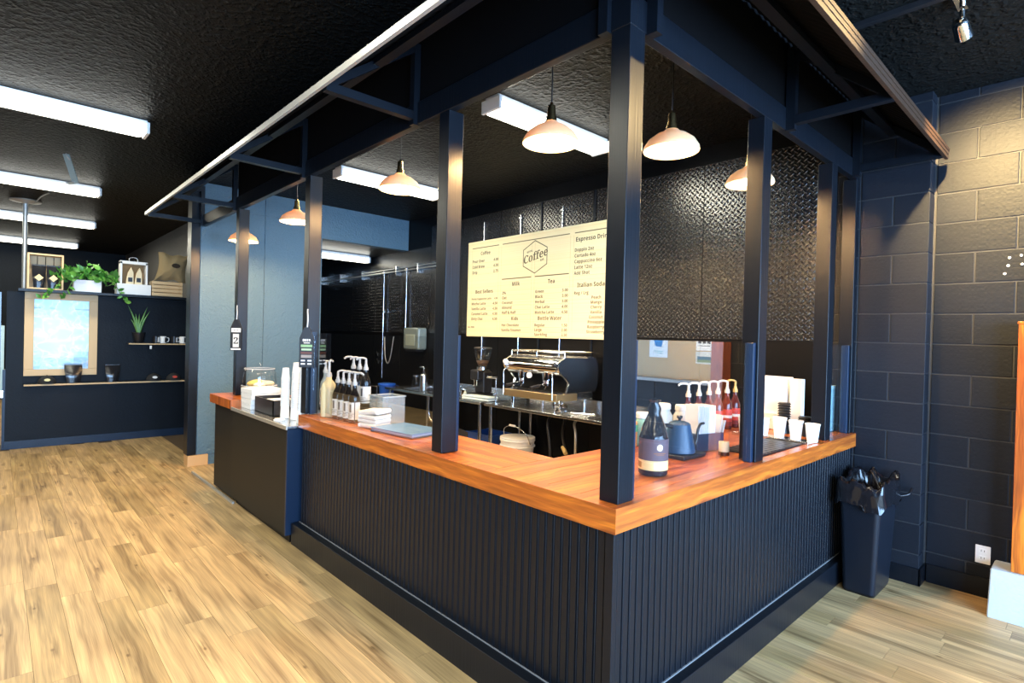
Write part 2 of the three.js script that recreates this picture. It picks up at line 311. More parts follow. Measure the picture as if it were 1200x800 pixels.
// ---------- awning ----------
{
  const a = thing('awning', 'black corrugated awning on triangular timber brackets round the kiosk', 'awning');
  const XO = 1.185, ZO = -0.738, YO = 2.85, XI = 1.74, ZI = -1.262, YI = 3.27, ZE = -7.228, XE = 4.5;
  // corrugated roof sheets following the slope, hip at the corner
  const sheet = (along, len, start, m) => {
    const n = Math.round(len / 0.0127 / 1), pos = [], idx = [];
    for (let i = 0; i <= n; i++) {
      const t = i / n * len, w = 0.008 * Math.sin(t / 0.076 * Math.PI * 2);
      const hip = Math.min(1, t / (along === 'z' ? (ZO - ZI) : (XI - XO)));   // start of the sheet lies on the hip line
      for (const s of [0, 1]) {
        const k = s ? hip : 0;
        if (along === 'z') pos.push(XO + (XI - XO) * k, YO + 0.02 + (YI - YO) * k + w, ZO - t); else pos.push(XO + t, YO + 0.02 + (YI - YO) * k + w, ZO + (ZI - ZO) * k);
      }
      if (i < n) idx.push(2 * i, 2 * i + 1, 2 * i + 2, 2 * i + 1, 2 * i + 3, 2 * i + 2);
    }
    const g = new THREE.BufferGeometry(); g.setAttribute('position', new THREE.Float32BufferAttribute(pos, 3)); g.setIndex(idx); g.computeVertexNormals(); return g;
  };
  const roofMat = phys(lin(0.005, 0.005, 0.005), 0.8, { specularIntensity: 0.1, side: THREE.DoubleSide });
  part('corrugated_roof', sheet('z', ZO - ZE), roofMat, a); part('corrugated_roof', sheet('x', XE - XO), roofMat, a);
  // edge boards
  part('metal_edge', bx(XO - 0.006, YO - 0.022, ZE, XO + 0.012, YO + 0.014, ZO, 0.002), M.galv, a, 'pale metal edge strip');
  part('fascia_board', bx(XO, YO - 0.03, ZO - 0.02, XE, YO - 0.006, ZO, 0.002), M.brownWood, a); part('fascia_board', bx(XO, YO - 0.004, ZO - 0.018, XE, YO + 0.018, ZO + 0.002, 0.002), M.brownWood, a); part('fascia_board', bx(XO, YO + 0.02, ZO - 0.016, XE, YO + 0.04, ZO + 0.004, 0.002), M.brownWood, a);
  // purlins under the sheet
  part('purlin', bar([XO + 0.3, YO + 0.2, ZE + 0.05], [XO + 0.3, YO + 0.2, ZO - 0.32], 0.05, 0.03), M.black, a); part('purlin', bar([XO + 0.3, YO + 0.2, ZO - 0.3], [XE - 0.03, YO + 0.2, ZO - 0.3], 0.05, 0.03), M.black, a);
  for (const z of [-1.375, -2.735, -4.3, -6.0, -7.19]) {
    const b = part('bracket', bar([1.737, 2.79, z], [1.737, 3.25, z], 0.045, 0.04), M.black, a);
    if (z < -1.5) part('bottom_bar', bar([XO + 0.02, 2.84, z], [1.72, 2.84, z], 0.045, 0.045), M.black, b); if (z < -1.5) part('rafter', bar([XO + 0.04, 2.86, z], [1.72, 3.22, z], 0.04, 0.04), M.black, b);
  }
  for (const x of [1.87, 3.24, 4.42]) {
    const b = part('bracket', bar([x, 2.79, -1.24], [x, 3.25, -1.24], 0.05, 0.04), M.black, a);
    if (x > 2) part('bottom_bar', bar([x, 2.84, ZO - 0.02], [x, 2.84, -1.22], 0.045, 0.045), M.black, b); if (x > 2) part('rafter', bar([x, 2.86, ZO - 0.04], [x, 3.22, -1.22], 0.04, 0.04), M.black, b);
  }
}
// ---------- low service cabinet left of the bar ----------
{
  const c = thing('service_cabinet', 'low black cabinet with stainless edged top left of the bar counter', 'cabinet');
  part('body', bx(1.615, 0.06, -5.5, 2.2, 0.862, -4.205, 0.003), phys(lin(0.016, 0.015, 0.012), 0.5, { specularIntensity: 0.4 }), c);
  part('side_panel', bx(1.612, 0.06, -4.204, 1.74, 0.862, -4.18, 0.003), M.dayTintTrim, c, 'black side panel with blue daylight painted in');  // daylight on this window-facing side is tinted into the panel colour
  part('toe_kick', bx(1.655, 0, -5.48, 2.15, 0.06, -4.2), M.panel, c); part('floor_trim', bx(1.612, 0.0, -6.9, 1.63, 0.02, -5.45), M.galv, c);
  part('top', bx(1.61, 0.864, -5.5, 2.2, 0.882, -4.182, 0.002), M.steel, c); part('top_edge', bx(1.6, 0.858, -5.51, 1.612, 0.888, -4.175, 0.002), mat(lin(0.7, 0.68, 0.6), 0.3, { metalness: 0.7 }), c);
  const d = thing('side_cabinet', 'narrow dark cabinet under a thick wooden shelf end', 'cabinet');
  part('body', bx(1.64, 0.03, -6.15, 2.2, 0.862, -5.515, 0.003), phys(lin(0.012, 0.012, 0.011), 0.5, { specularIntensity: 0.4 }), d);
  part('wooden_top', bx(1.6, 0.864, -6.2, 2.2, 0.95, -5.515, 0.004), M.orangeZ, d, 'thick wooden slab');
}
// ---------- ceiling tubes ----------
function fluor(name, label, x0, x1, z, y, group, watt, glow, w = 0.2) {
  const t = thing(name, label, 'ceiling light', [(x0 + x1) / 2, y - 0.002, z], 0, group), L = x1 - x0;
  part('housing', bx(-L / 2, -0.05, -w * 0.35, L / 2, 0, w * 0.35, 0.004), M.white, t);
  const dif = new RoundedBoxGeometry(L - 0.03, 0.07, w, 3, 0.03); dif.translate(0, -0.075, 0);
  part('lamp_diffuser', dif, mat(lin(0.9, 0.9, 0.85), 0.5, { emissive: lin(1, 0.97, 0.84), emissiveIntensity: glow }), t, 'glowing white diffuser');
  for (const s of [-1, 1]) part('end_cap', bx(s * L / 2 - 0.012, -0.112, -w / 2, s * L / 2 + 0.012, -0.02, w / 2, 0.004), M.white, t);
  const l = new THREE.RectAreaLight(lin(1, 0.93, 0.72), watt, L, w); l.position.set((x0 + x1) / 2, y - 0.118, z); l.lookAt((x0 + x1) / 2, 0, z); scene.add(l);
  return t;
}
fluor('tube_light', 'long white ceiling tube light with no hanging bracket beside it', -1.5, 0.9, -5.53, CH, undefined, 30, 5);
fluor('tube_light', 'long white ceiling tube light with a hanging bracket at its end', -1.5, 0.92, -8.55, CH, undefined, 30, 5);
fluor('tube_light', 'long white ceiling tube light directly behind the ceiling pole', -1.3, 1.17, -11.4, CH, undefined, 30, 5);
fluor('tube_light', 'long white ceiling tube light deepest in the rear room above the shelf crate', -1.3, 1.22, -14.6, CH, undefined, 30, 5);
fluor('tube_light', 'ceiling tube light over the floor in front of the bar counter', -1.5, 0.9, -2.6, CH, undefined, 30, 5);
fluor('tube_light', 'ceiling tube light nearest the shopfront windows', -1.5, 0.9, 0.4, CH, undefined, 30, 5);
fluor('bar_tube_light', 'short ceiling tube light above the menu board side of the bar', 2.56, 3.81, -3.03, CH, undefined, 40, 6);
fluor('bar_tube_light', 'short ceiling tube light above the syrup bottles', 2.56, 3.8, -5.45, CH, undefined, 40, 6);
fluor('passage_tube_light', 'small tube light on the low passage ceiling', 3.55, 4.45, -8.3, 2.86, undefined, 10, 5, 0.14);

// ---------- pendants ----------
function pendant(x, z, label, Y = 2.63) {
  const t = thing('pendant_lamp', label, 'pendant lamp', [x, Y, z], 0, 'dome pendant lamps over the bar');
  const shade = lathe([[0.148, 0], [0.15, 0.006], [0.147, 0.02], [0.125, 0.055], [0.085, 0.085], [0.05, 0.1], [0.036, 0.115], [0.034, 0.112], [0.048, 0.096], [0.083, 0.08], [0.122, 0.05], [0.144, 0.016], [0.146, 0.002], [0.148, 0]], 36);
  part('shade', shade, M.shade ??= phys(lin(0.8, 0.58, 0.3), 0.7, { transmission: 0.22, thickness: 0, side: THREE.DoubleSide }), t, 'amber translucent dome shade');
  part('shade_lining', lathe([[0.144, 0.003], [0.141, 0.018], [0.12, 0.048], [0.08, 0.077], [0.03, 0.095]], 36), M.lining ??= phys(lin(0.9, 0.82, 0.66), 0.8, { transmission: 0.3, thickness: 0, side: THREE.DoubleSide }), t);
  part('bulb', lathe([[0, -0.005], [0.03, 0.003], [0.042, 0.03], [0.034, 0.06], [0.016, 0.085], [0, 0.09]], 20), M.bulb ??= mat(lin(1, 0.95, 0.8), 0.4, { emissive: lin(1, 0.82, 0.5), emissiveIntensity: 14 }), t, 'lit warm bulb');
  part('socket', [cyl(0.03, 0.028, 0.03, 0, 0.112), cyl(0.024, 0.02, 0.06, 0, 0.142), cyl(0.012, 0.006, 0.02, 0, 0.2)], M.brass, t);
  part('cord', cyl(0.0035, 0.0035, CH - Y - 0.21, 0, 0.21, 0, 8), M.plasticBlack, t); part('canopy', cyl(0.055, 0.05, 0.02, 0, CH - Y - 0.021), M.plasticBlack, t);
  const l = new THREE.PointLight(lin(1, 0.6, 0.25), 4.5); l.position.set(x, Y + 0.03, z); l.castShadow = true; l.shadow.radius = 1.6; scene.add(l);
  return t;
}
pendant(2.15, -2.05, 'lit dome pendant lamp nearest the corner post, over the left counter run');
pendant(2.11, -3.49, 'lit dome pendant lamp over the folded towels and syrup bottles');
pendant(2.07, -5.26, 'lit dome pendant lamp over the low service cabinet');
pendant(1.96, -6.43, 'small lit dome pendant lamp against the textured end wall', 2.56);
pendant(2.68, -1.65, 'lit dome pendant lamp over the kettle');
pendant(3.58, -1.62, 'lit dome pendant lamp behind the post, over the white cups');

// ---------- ceiling track with warm spots ----------
{
  const t = thing('light_track', 'black ceiling track running past the awning', 'light track', [3.33, CH, 0]);
  part('rail', bx(-0.018, -0.03, -1.1, 0.018, 0, 1.6, 0.002), M.plasticBlack, t);
  const head = (x, z, tx, ty, tz, I, ang, label) => {
    const h = thing('track_spotlight', label, 'spotlight', [x, CH - 0.02, z]);
    part('stem', [cyl(0.012, 0.012, 0.07, 0, -0.09), bx(-0.16, -0.012, -0.02, 0.02, -0.001, 0.02)], M.chrome, h);
    const d = V(tx - x, ty - (CH - 0.13), tz - z).normalize(), q = new THREE.Quaternion().setFromUnitVectors(V(0, -1, 0), d);
    const g = lathe([[0, 0.05], [0.025, 0.048], [0.035, 0.03], [0.04, -0.05], [0.037, -0.05], [0.03, 0.02], [0, 0.03]], 20); g.applyQuaternion(q); g.translate(0, -0.11, 0); part('lamp_head', g, M.chrome, h);
    const b = cyl(0.03, 0.03, 0.004, 0, -0.034, 0); b.applyQuaternion(q); b.translate(0, -0.11, 0); part('lamp_face', b, mat(lin(1, 0.9, 0.7), 0.4, { emissive: lin(1, 0.75, 0.42), emissiveIntensity: 3 }), h);
    const l = new THREE.SpotLight(lin(1, 0.7, 0.3), I, 0, ang, 0.9, 2); l.position.set(x + d.x * 0.055, CH - 0.13 + d.y * 0.055, z + d.z * 0.055); l.target.position.set(tx, ty, tz); l.castShadow = true; l.shadow.radius = 1; scene.add(l, l.target);
  };
  head(3.48, -0.535, 4.69, 2.48, -0.42, 50, 0.66, 'chrome track spotlight aimed at the block wall');
  head(3.33, 0.5, 2.25, 2.86, -0.74, 30, 0.26, 'chrome track spotlight aimed at the awning edge');
}
// ---------- menu board ----------
{
  const t = thing('menu_board', 'large pale wooden menu board on the wall above the espresso machine', 'menu board', [XW - 0.03, 1.595, -4.512]);
  part('board', bx(-0.012, 0, -1.22, 0.012, 1.215, 1.22, 0.002), mat(lin(0.74, 0.6, 0.36), 0.55), t);
  const face = new THREE.PlaneGeometry(2.436, 1.211); face.rotateY(-Math.PI / 2); face.translate(-0.0126, 0.6075, 0);
  const map = canvasTex(2048, 1020, (g, W, H) => {
    g.fillStyle = '#f0dfb0'; g.fillRect(0, 0, W, H);
    for (let i = 0; i < 420; i++) { g.fillStyle = `rgba(${170 + rnd() * 60},${130 + rnd() * 50},70,${0.03 + rnd() * 0.05})`; g.fillRect(0, rnd() * H, W, 1 + rnd() * 3); }
    const ink = '#2a2118'; g.fillStyle = ink; g.strokeStyle = '#5a4a2c';
    const T = (s, x, y, size, al = 'left', w = 'bold ') => { g.font = w + size + 'px sans-serif'; g.textAlign = al; g.fillText(s, x, y); };
    const L = (x0, x1, y, w) => { g.lineWidth = w; g.beginPath(); g.moveTo(x0, y); g.lineTo(x1, y); g.stroke(); };
    const col = (x0, x1, rows, y, dy, size) => rows.forEach(([a, b], i) => { T(a, x0, y + i * dy, size); if (b) T(b, x1, y + i * dy, size - 2, 'right'); g.strokeStyle = '#b39a66'; L(x0, x1, y + i * dy + 8, 1.5); g.strokeStyle = '#5a4a2c'; });
    // boxes
    L(70, 505, 70, 8); L(560, 1470, 70, 8); L(1530, 1990, 70, 8); L(560, 985, 430, 9); L(1035, 1470, 430, 9);
    g.strokeStyle = '#b8a06c'; g.lineWidth = 2; for (const x of [70, 505, 545, 990, 1030, 1480, 1520]) { g.beginPath(); g.moveTo(x, 90); g.lineTo(x, 950); g.stroke(); }
    T('Coffee', 290, 150, 50, 'center'); col(75, 500, [['Pour Over', '4.00'], ['Cold Brew', '4.50'], ['Drip', '2.75']], 228, 60, 42);
    T('Best Sellers', 280, 560, 52, 'center'); col(75, 500, [['Honey Cappuccino Latte', '4.50']], 628, 60, 28); col(75, 500, [['Mocha Latte', '4.50'], ['Vanilla Latte', '4.50'], ['Caramel Latte', '4.50'], ['Dirty Chai', '4.50']], 684, 54, 40);
    T('Est. 2020', 20, 930, 26);
    T('Milk', 770, 505, 54, 'center'); col(570, 980, [['2%'], ['Oat'], ['Coconut'], ['Almond'], ['Half & Half']], 585, 50, 40);
    T('Kids', 765, 850, 50, 'center'); col(570, 980, [['Hot Chocolate'], ['Vanilla Steamer']], 912, 50, 38);
    T('Tea', 1255, 505, 54, 'center'); col(1045, 1465, [['Green', '3.00'], ['Black', '3.00'], ['Herbal', '3.00'], ['Chai Latte', '4.00'], ['Matcha Latte', '4.50']], 590, 50, 40);
    T('Bottle Water', 1240, 850, 50, 'center'); col(1045, 1465, [['Regular', '1.50'], ['Large', '2.00'], ['Sparkling', '2.50']], 912, 44, 38);
    T('Espresso Drinks', 1540, 150, 54); col(1530, 1990, [['Doppio 2oz', '3.00'], ['Cortado 4oz', '3.50'], ['Cappuccino 6oz', '4.00'], ['Latte 12oz', '4.25'], ['Add Shot', '1.00']], 240, 52, 42);
    T('Italian Sodas', 1570, 560, 54); T('Reg / Lrg', 1535, 625, 40); ['Peach', 'Mango', 'Cherry', 'Vanilla', 'Coconut', 'Pineapple', 'Raspberry', 'Strawberry'].forEach((s, i) => T(s, 1790, 668 + i * 43, 38, 'center'));
    // emblem
    g.strokeStyle = '#4d3f28'; g.lineWidth = 8; g.beginPath(); const cx = 1030, cy = 240, R = 165; for (let k = 0; k <= 6; k++) { const a = Math.PI / 6 + k * Math.PI / 3; g[k ? 'lineTo' : 'moveTo'](cx + R * 1.12 * Math.cos(a), cy + R * 0.95 * Math.sin(a)); } g.closePath(); g.stroke();
    g.save(); g.translate(cx, cy); g.rotate(-0.2); g.fillStyle = '#4d3f28'; g.font = 'italic bold 104px serif'; g.textAlign = 'center'; g.fillText('Coffee', 0, 28); g.font = 'bold 26px sans-serif'; g.fillText('ROYAL', -58, -62); g.fillText('BAR', 88, 62); g.restore();
  });
  part('print', face, mat(0xffffff, 0.55, { map }), t, 'printed drink list with hexagonal coffee emblem');
}
// ---------- conduits on the back wall ----------
for (const [z, w] of [[-5.45, 'left edge'], [-4.78, 'second quarter'], [-4.12, 'centre']]) {
  const t = thing('wall_conduit', `thin metal conduit running up behind the ${w} of the menu board`, 'conduit', [XW - 0.016, 0, z]);
  part('pipe', cyl(0.01, 0.01, 2.1, 0, 0.95, 0, 10), M.steel, t); for (const y of [1.3, 3.0]) part('strap', bx(-0.012, y, -0.022, 0.0105, y + 0.016, 0.022), M.steel, t);
}
for (const [z, label] of [[-4.45, 'black batten on the wall behind the tea column of the menu board'], [-3.68, 'black batten on the wall behind the espresso column of the menu board']]) { const t = thing('wall_batten', label, 'batten', [XW - 0.01, 0.95, z]); part('strip', bx(-0.008, 0, -0.012, 0.004, 2.2, 0.012, 0.002), M.black, t); }
{
  const t = thing('water_pipe_run', 'pair of metal pipes along the wall near the passage, with two drops', 'pipes', [XW - 0.04, 0, 0]);
  part('pipe', rod([0, 2.545, -10.6], [0, 2.57, -6.3], 0.013), M.galv, t); part('pipe', rod([0, 2.6, -8.6], [0, 2.61, -6.3], 0.01), M.galv, t);
  part('drop_pipe', rod([0, 2.56, -7.88], [0, 0.9, -7.88], 0.012), M.steel, t); part('drop_pipe', rod([0, 2.56, -7.22], [0, 1.65, -7.22], 0.012), M.steel, t);
  for (const [y, z] of [[2.56, -7.88], [2.56, -7.22], [1.95, -7.88]]) part('fitting', [rod([0, y - 0.03, z], [0, y + 0.03, z], 0.02), rod([0, y, z - 0.03], [0, y, z + 0.03], 0.019)], M.steel, t);
  for (const [y, z] of [[1.16, -7.88], [1.28, -7.9]]) part('valve', [rod([0, y, z], [-0.06, y, z], 0.012), rod([-0.06, y - 0.035, z], [-0.06, y + 0.035, z - 0.05], 0.009)], M.steel, t);
  part('hose', tube([[-0.01, 1.55, -7.8], [-0.03, 1.25, -7.74], [-0.03, 1.14, -7.66], [-0.03, 1.25, -7.58], [-0.01, 1.56, -7.53]], 0.008, 30), M.galv, t);
  for (const z of [-10.2, -9.4, -8.6, -7.5, -6.9]) part('strap', bx(-0.02, 2.5, z - 0.012, 0.036, 2.64, z + 0.012), M.steel, t);
}
{
  const t = thing('towel_dispenser', 'grey-green translucent towel dispenser on the wall above the sink', 'dispenser', [XW - 0.006, 1.38, -6.88]);
  part('body', bx(-0.16, 0, -0.2, 0, 0.32, 0.2, 0.03), mat(lin(0.16, 0.2, 0.19), 0.25), t); part('window_slot', bx(-0.164, 0.06, -0.12, -0.158, 0.22, 0.12, 0.002), mat(lin(0.3, 0.36, 0.3), 0.2), t); part('mouth', bx(-0.15, -0.025, -0.14, -0.02, 0.0, 0.14, 0.004), M.plasticBlack, t);
}
// ---------- stainless tables ----------
function table(z0, z1, label) {
  const t = thing('steel_table', label, 'table', [0, 0, 0]), x0 = 3.8, x1 = 4.5, y = 0.895;
  part('tabletop', [bx(x0, y - 0.03, z0, x1, y, z1, 0.004), bx(x1 - 0.02, y, z0, x1, y + 0.08, z1, 0.004)], M.steel, t);
  part('undershelf', bx(x0 + 0.05, 0.2, z0 + 0.04, x1 - 0.05, 0.22, z1 - 0.04, 0.003), M.steel, t);
  for (const x of [x0 + 0.05, x1 - 0.05]) for (const z of [z0 + 0.06, z1 - 0.06]) part('leg', [cyl(0.02, 0.02, y - 0.03, x, 0, z, 12), cyl(0.026, 0.026, 0.04, x, 0, z, 12)], M.steel, t);
  return t;
}
table(-4.5, -2.75, 'stainless steel table carrying the espresso machine'); 
{
  const t = table(-6.55, -4.56, 'stainless steel sink table below the towel dispenser');
  part('faucet', [tube([[4.42, 0.9, -5.95], [4.42, 1.15, -5.95], [4.35, 1.28, -5.95], [4.25, 1.28, -5.95], [4.22, 1.2, -5.95]], 0.012, 24), cyl(0.025, 0.02, 0.04, 4.42, 0.895, -5.95), rod([4.42, 0.93, -6.03], [4.42, 0.93, -5.87], 0.012)], M.chrome, t);
  part('basin_rim', [bx(3.9, 0.896, -6.25, 4.35, 0.904, -6.23), bx(3.9, 0.896, -5.7, 4.35, 0.904, -5.68), bx(3.9, 0.896, -6.25, 3.92, 0.904, -5.68), bx(4.33, 0.896, -6.25, 4.35, 0.904, -5.68)], M.steel, t);
  part('drain_pipe', tube([[4.1, 0.86, -5.95], [4.1, 0.6, -5.95], [4.12, 0.5, -5.9], [4.2, 0.52, -5.84], [4.3, 0.6, -5.84], [4.5, 0.6, -5.84]], 0.022, 30), M.steel, t);
}
// ---------- espresso machine ----------
{
  const t = thing('espresso_machine', 'polished two-group espresso machine with a wood reflection painted on its drip tray', 'espresso machine', [0, 0.896, 0]);
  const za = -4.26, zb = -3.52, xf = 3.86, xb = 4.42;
  for (const x of [xf + 0.06, xb - 0.06]) for (const z of [za + 0.08, zb - 0.08]) part('foot', [cyl(0.018, 0.022, 0.1, x, 0, z, 14)], M.chrome, t);
  part('base', bx(xf + 0.12, 0.1, za + 0.02, xb, 0.18, zb - 0.02, 0.006), M.steel, t);
  part('drip_tray', [bx(xf, 0.1, za, xf + 0.3, 0.17, zb, 0.006)], mat(lin(0.5, 0.38, 0.2), 0.3, { metalness: 0.8 }), t, 'drip tray front with a gold-brown wood reflection painted in');  // gold-brown wood reflection is put into the tray colour
  part('tray_grid', bx(xf + 0.01, 0.17, za + 0.01, xf + 0.3, 0.178, zb - 0.01), M.steel, t);
  // side panels: D-shaped plates
  const prof = [[xf + 0.13, 0.18], [xb, 0.18], [xb + 0.03, 0.24], [xb + 0.045, 0.34], [xb + 0.03, 0.45], [xb, 0.51], [xf + 0.12, 0.52], [xf + 0.02, 0.47], [xf, 0.42], [xf + 0.02, 0.38], [xf + 0.1, 0.33], [xf + 0.16, 0.27]];
  for (const z of [za - 0.012, zb - 0.012]) part('side_panel', ext(prof, 0.02, 0.003).translate(0, 0, z), M.chrome, t);
  part('back_body', bx(xf + 0.2, 0.18, za + 0.01, xb, 0.5, zb - 0.012, 0.01), M.panel, t);
  const brl = new THREE.CylinderGeometry(0.085, 0.085, zb - za - 0.01, 30); brl.rotateX(Math.PI / 2); brl.translate(xf + 0.11, 0.42, (za + zb) / 2); part('boiler_cover', brl, M.chrome, t);
  part('top_tray', bx(xf + 0.1, 0.51, za, xb, 0.525, zb, 0.004), M.steel, t);
  part('cup_rail', [rod([xf + 0.1, 0.565, za], [xf + 0.1, 0.565, zb], 0.009), rod([xb, 0.565, za], [xb, 0.565, zb], 0.009), rod([xf + 0.1, 0.565, za], [xb, 0.565, za], 0.009), rod([xf + 0.1, 0.565, zb], [xb, 0.565, zb], 0.009), ...[za, (za + zb) / 2, zb].map(z => rod([xf + 0.1, 0.52, z], [xf + 0.1, 0.565, z], 0.008))], M.chrome, t);
  for (const z of [za + 0.2, zb - 0.2]) {
    const g = part('group_head', [cyl(0.04, 0.045, 0.07, xf + 0.07, 0.29, z), cyl(0.036, 0.036, 0.03, xf + 0.07, 0.26, z)], M.chrome, t);
    part('portafilter', [cyl(0.032, 0.036, 0.03, xf + 0.07, 0.235, z), rod([xf + 0.03, 0.25, z], [xf - 0.04, 0.24, z], 0.008)], M.chrome, g); part('handle', rod([xf - 0.03, 0.242, z], [xf - 0.15, 0.225, z], 0.015), M.plasticBlack, g);
    part('spout', tube([[xf + 0.07, 0.24, z], [xf + 0.07, 0.215, z - 0.012], [xf + 0.07, 0.2, z - 0.02]], 0.006, 8), M.chrome, g);
  }
  for (const z of [za + 0.03, zb - 0.03]) {
    const w = part('steam_wand', tube([[xf + 0.04, 0.4, z], [xf - 0.03, 0.36, z], [xf - 0.04, 0.28, z + 0.01], [xf - 0.05, 0.12, z + 0.02]], 0.006, 24), M.chrome, t); part('knob', (() => { const k = new THREE.SphereGeometry(0.028, 16, 12); k.translate(xf - 0.01, 0.45, z); return k; })(), z > -4 ? M.plasticBlack : M.white, w);
  }
  part('gauge', [rod([xf + 0.02, 0.33, -3.9], [xf - 0.0, 0.33, -3.9], 0.028, 18)], M.white, t); part('brand_plate', bx(xf + 0.12, 0.525, zb - 0.2, xf + 0.16, 0.56, zb - 0.15, 0.003), M.plasticBlack, t);
}
{ const t = thing('milk_pitcher', 'small steel milk pitcher on its side before the espresso machine', 'pitcher', [3.86, 0.898, -3.42]); const g = lathe([[0, 0], [0.045, 0], [0.048, 0.01], [0.042, 0.06], [0.036, 0.085], [0.04, 0.1], [0.037, 0.1], [0.034, 0.085], [0.04, 0.06], [0.045, 0.012], [0, 0.008]], 24); g.rotateZ(1.35); g.translate(0, 0.046, 0); part('body', g, M.chrome, t); part('handle', tube([[-0.02, 0.09, 0], [-0.03, 0.12, 0], [-0.07, 0.12, 0], [-0.08, 0.09, 0]], 0.006, 16), M.chrome, t); }
{ const t = thing('knock_jug', 'tall steel jug at the end of the espresso table', 'jug', [3.92, 0.896, -2.86]); part('body', lathe([[0, 0], [0.05, 0], [0.055, 0.01], [0.05, 0.12], [0.045, 0.16], [0.05, 0.18], [0.046, 0.18], [0.042, 0.16], [0, 0.02]], 24), M.steel, t); part('handle', tube([[0, 0.15, 0.045], [0, 0.15, 0.085], [0, 0.05, 0.09], [0, 0.04, 0.052]], 0.007, 20), M.steel, t); }
{ const t = thing('steel_tool_tray', 'shallow steel tray of utensils beside the steel jug', 'tray', [3.93, 0.896, -3.27]); part('tray', [bx(-0.1, 0, -0.15, 0.1, 0.01, 0.15, 0.003)], M.steel, t); part('spoon', [rod([-0.08, 0.02, -0.1], [0.05, 0.02, 0.12], 0.005)], M.chrome, t); part('spoon', [rod([-0.02, 0.02, -0.12], [0.08, 0.02, 0.08], 0.005)], M.chrome, t); }
function grinder(x, z, label, hopper) {
  const t = thing('coffee_grinder', label, 'grinder', [x, 0.896, z]);
  part('base', bx(-0.11, 0, -0.09, 0.13, 0.05, 0.09, 0.01), M.plasticBlack, t); part('body', [bx(-0.02, 0.05, -0.08, 0.12, 0.3, 0.08, 0.02), bx(-0.1, 0.2, -0.07, 0.1, 0.32, 0.07, 0.02)], M.plasticBlack, t);
  part('chute', cyl(0.025, 0.035, 0.08, -0.06, 0.14), M.chrome, t); part('fork', rod([-0.11, 0.13, 0], [-0.03, 0.13, 0], 0.012), M.steel, t); part('collar', cyl(0.07, 0.07, 0.03, 0.03, 0.32), M.steel, t);
  part('hopper', lathe([[0.045, 0.35], [0.06, 0.38], [0.1, 0.5], [0.102, 0.56], [0.1, 0.56], [0.098, 0.5], [0.058, 0.385], [0.043, 0.352]], 24, 0.03), hopper, t); part('beans', lathe([[0, 0.36], [0.05, 0.362], [0.075, 0.42], [0, 0.43]], 20, 0.03), mat(lin(0.04, 0.018, 0.008), 0.6), t); part('lid', cyl(0.104, 0.1, 0.015, 0.03, 0.56), M.plasticBlack, t);
}
grinder(4.1, -4.93, 'black coffee grinder with clear hopper left of the espresso machine', M.clear);
grinder(4.15, -3.02, 'dark coffee grinder with smoky hopper right of the espresso machine', phys(lin(0.4, 0.6, 0.9), 0.1, { transmission: 0.8, thickness: 0 }));
{ const t = thing('steel_tumbler', 'small steel cup below the grinder left of the espresso machine', 'cup', [3.88, 0.897, -4.95]); part('cup', lathe([[0, 0], [0.03, 0], [0.036, 0.1], [0.033, 0.1], [0.028, 0.005], [0, 0.005]], 20), M.chrome, t); }
function cloth(name, label, pos, w, d, layers, m, turn = 0, th = 0.02, seed = 1) {
  const t = thing(name, label, 'towel', pos, turn);
  for (let k = 0; k < layers; k++) {
    const g = new RoundedBoxGeometry(w * (1 - 0.05 * (k % 2)), th, d * (1 - 0.04 * ((k + 1) % 2)), 8, th * 0.45), p = g.attributes.position;
    for (let i = 0; i < p.count; i++) { const x = p.getX(i), z = p.getZ(i); p.setY(i, p.getY(i) + 0.35 * th * (fbm(x * 18 + 5 * k, z * 18, seed + k, 2) - 0.5) * (k + 1) + 0.0); p.setX(i, x + 0.012 * (fbm(z * 12, k, seed + 9, 2) - 0.5)); }
    g.computeVertexNormals(); g.translate(rr(-0.004, 0.004), th * (k + 0.55), rr(-0.004, 0.004)); part('fold', g, m, t);
  }
  return t;
}
cloth('bar_towel', 'pale blue rumpled cloth lying on the steel table left of the espresso machine', [3.92, 0.898, -4.72], 0.16, 0.42, 2, mat(lin(0.5, 0.6, 0.62), 0.9), 0.1, 0.022, 3);
{ const t = thing('label_sticker', 'small blue and white tag on the end of the espresso table', 'tag', [3.796, 0.75, -2.83]); part('card', bx(-0.003, 0, -0.03, 0, 0.13, 0.03), mat(lin(0.1, 0.45, 0.75), 0.5), t); part('stripe', bx(-0.004, 0.05, -0.028, -0.002, 0.08, 0.028), M.white, t); }
{ // tamper stand / steel rack left of machine
  const t = thing('tamper_stand', 'thin steel stand with a side arm left of the espresso machine', 'stand', [3.84, 0.896, -4.36]); part('base', cyl(0.04, 0.04, 0.01), M.steel, t); part('rod', rod([0, 0, 0], [0, 0.27, 0], 0.008), M.steel, t); part('arm', rod([0, 0.27, 0.02], [0, 0.27, -0.14], 0.012), M.steel, t);
}
{ const t = thing('soap_pump', 'stainless steel soap pump bottle on the sink table', 'soap pump', [3.92, 0.905, -5.82]); part('body', lathe([[0, 0], [0.045, 0], [0.048, 0.006], [0.048, 0.19], [0.03, 0.21], [0, 0.215]], 24), M.steel, t); part('collar', cyl(0.018, 0.016, 0.03, 0, 0.212), M.plasticBlack, t); part('spout', tube([[0, 0.23, 0], [0, 0.28, 0], [0, 0.29, -0.02], [0, 0.285, -0.08]], 0.007, 16), M.chrome, t); }
{ const t = thing('glass_jar', 'clear glass jar beside the steel soap pump', 'jar', [4.0, 0.905, -6.1]); part('jar', lathe([[0, 0], [0.05, 0], [0.055, 0.02], [0.055, 0.1], [0.04, 0.13], [0.042, 0.15]], 24), M.clear, t); part('lid', cyl(0.044, 0.044, 0.02, 0, 0.15), M.steel, t); }
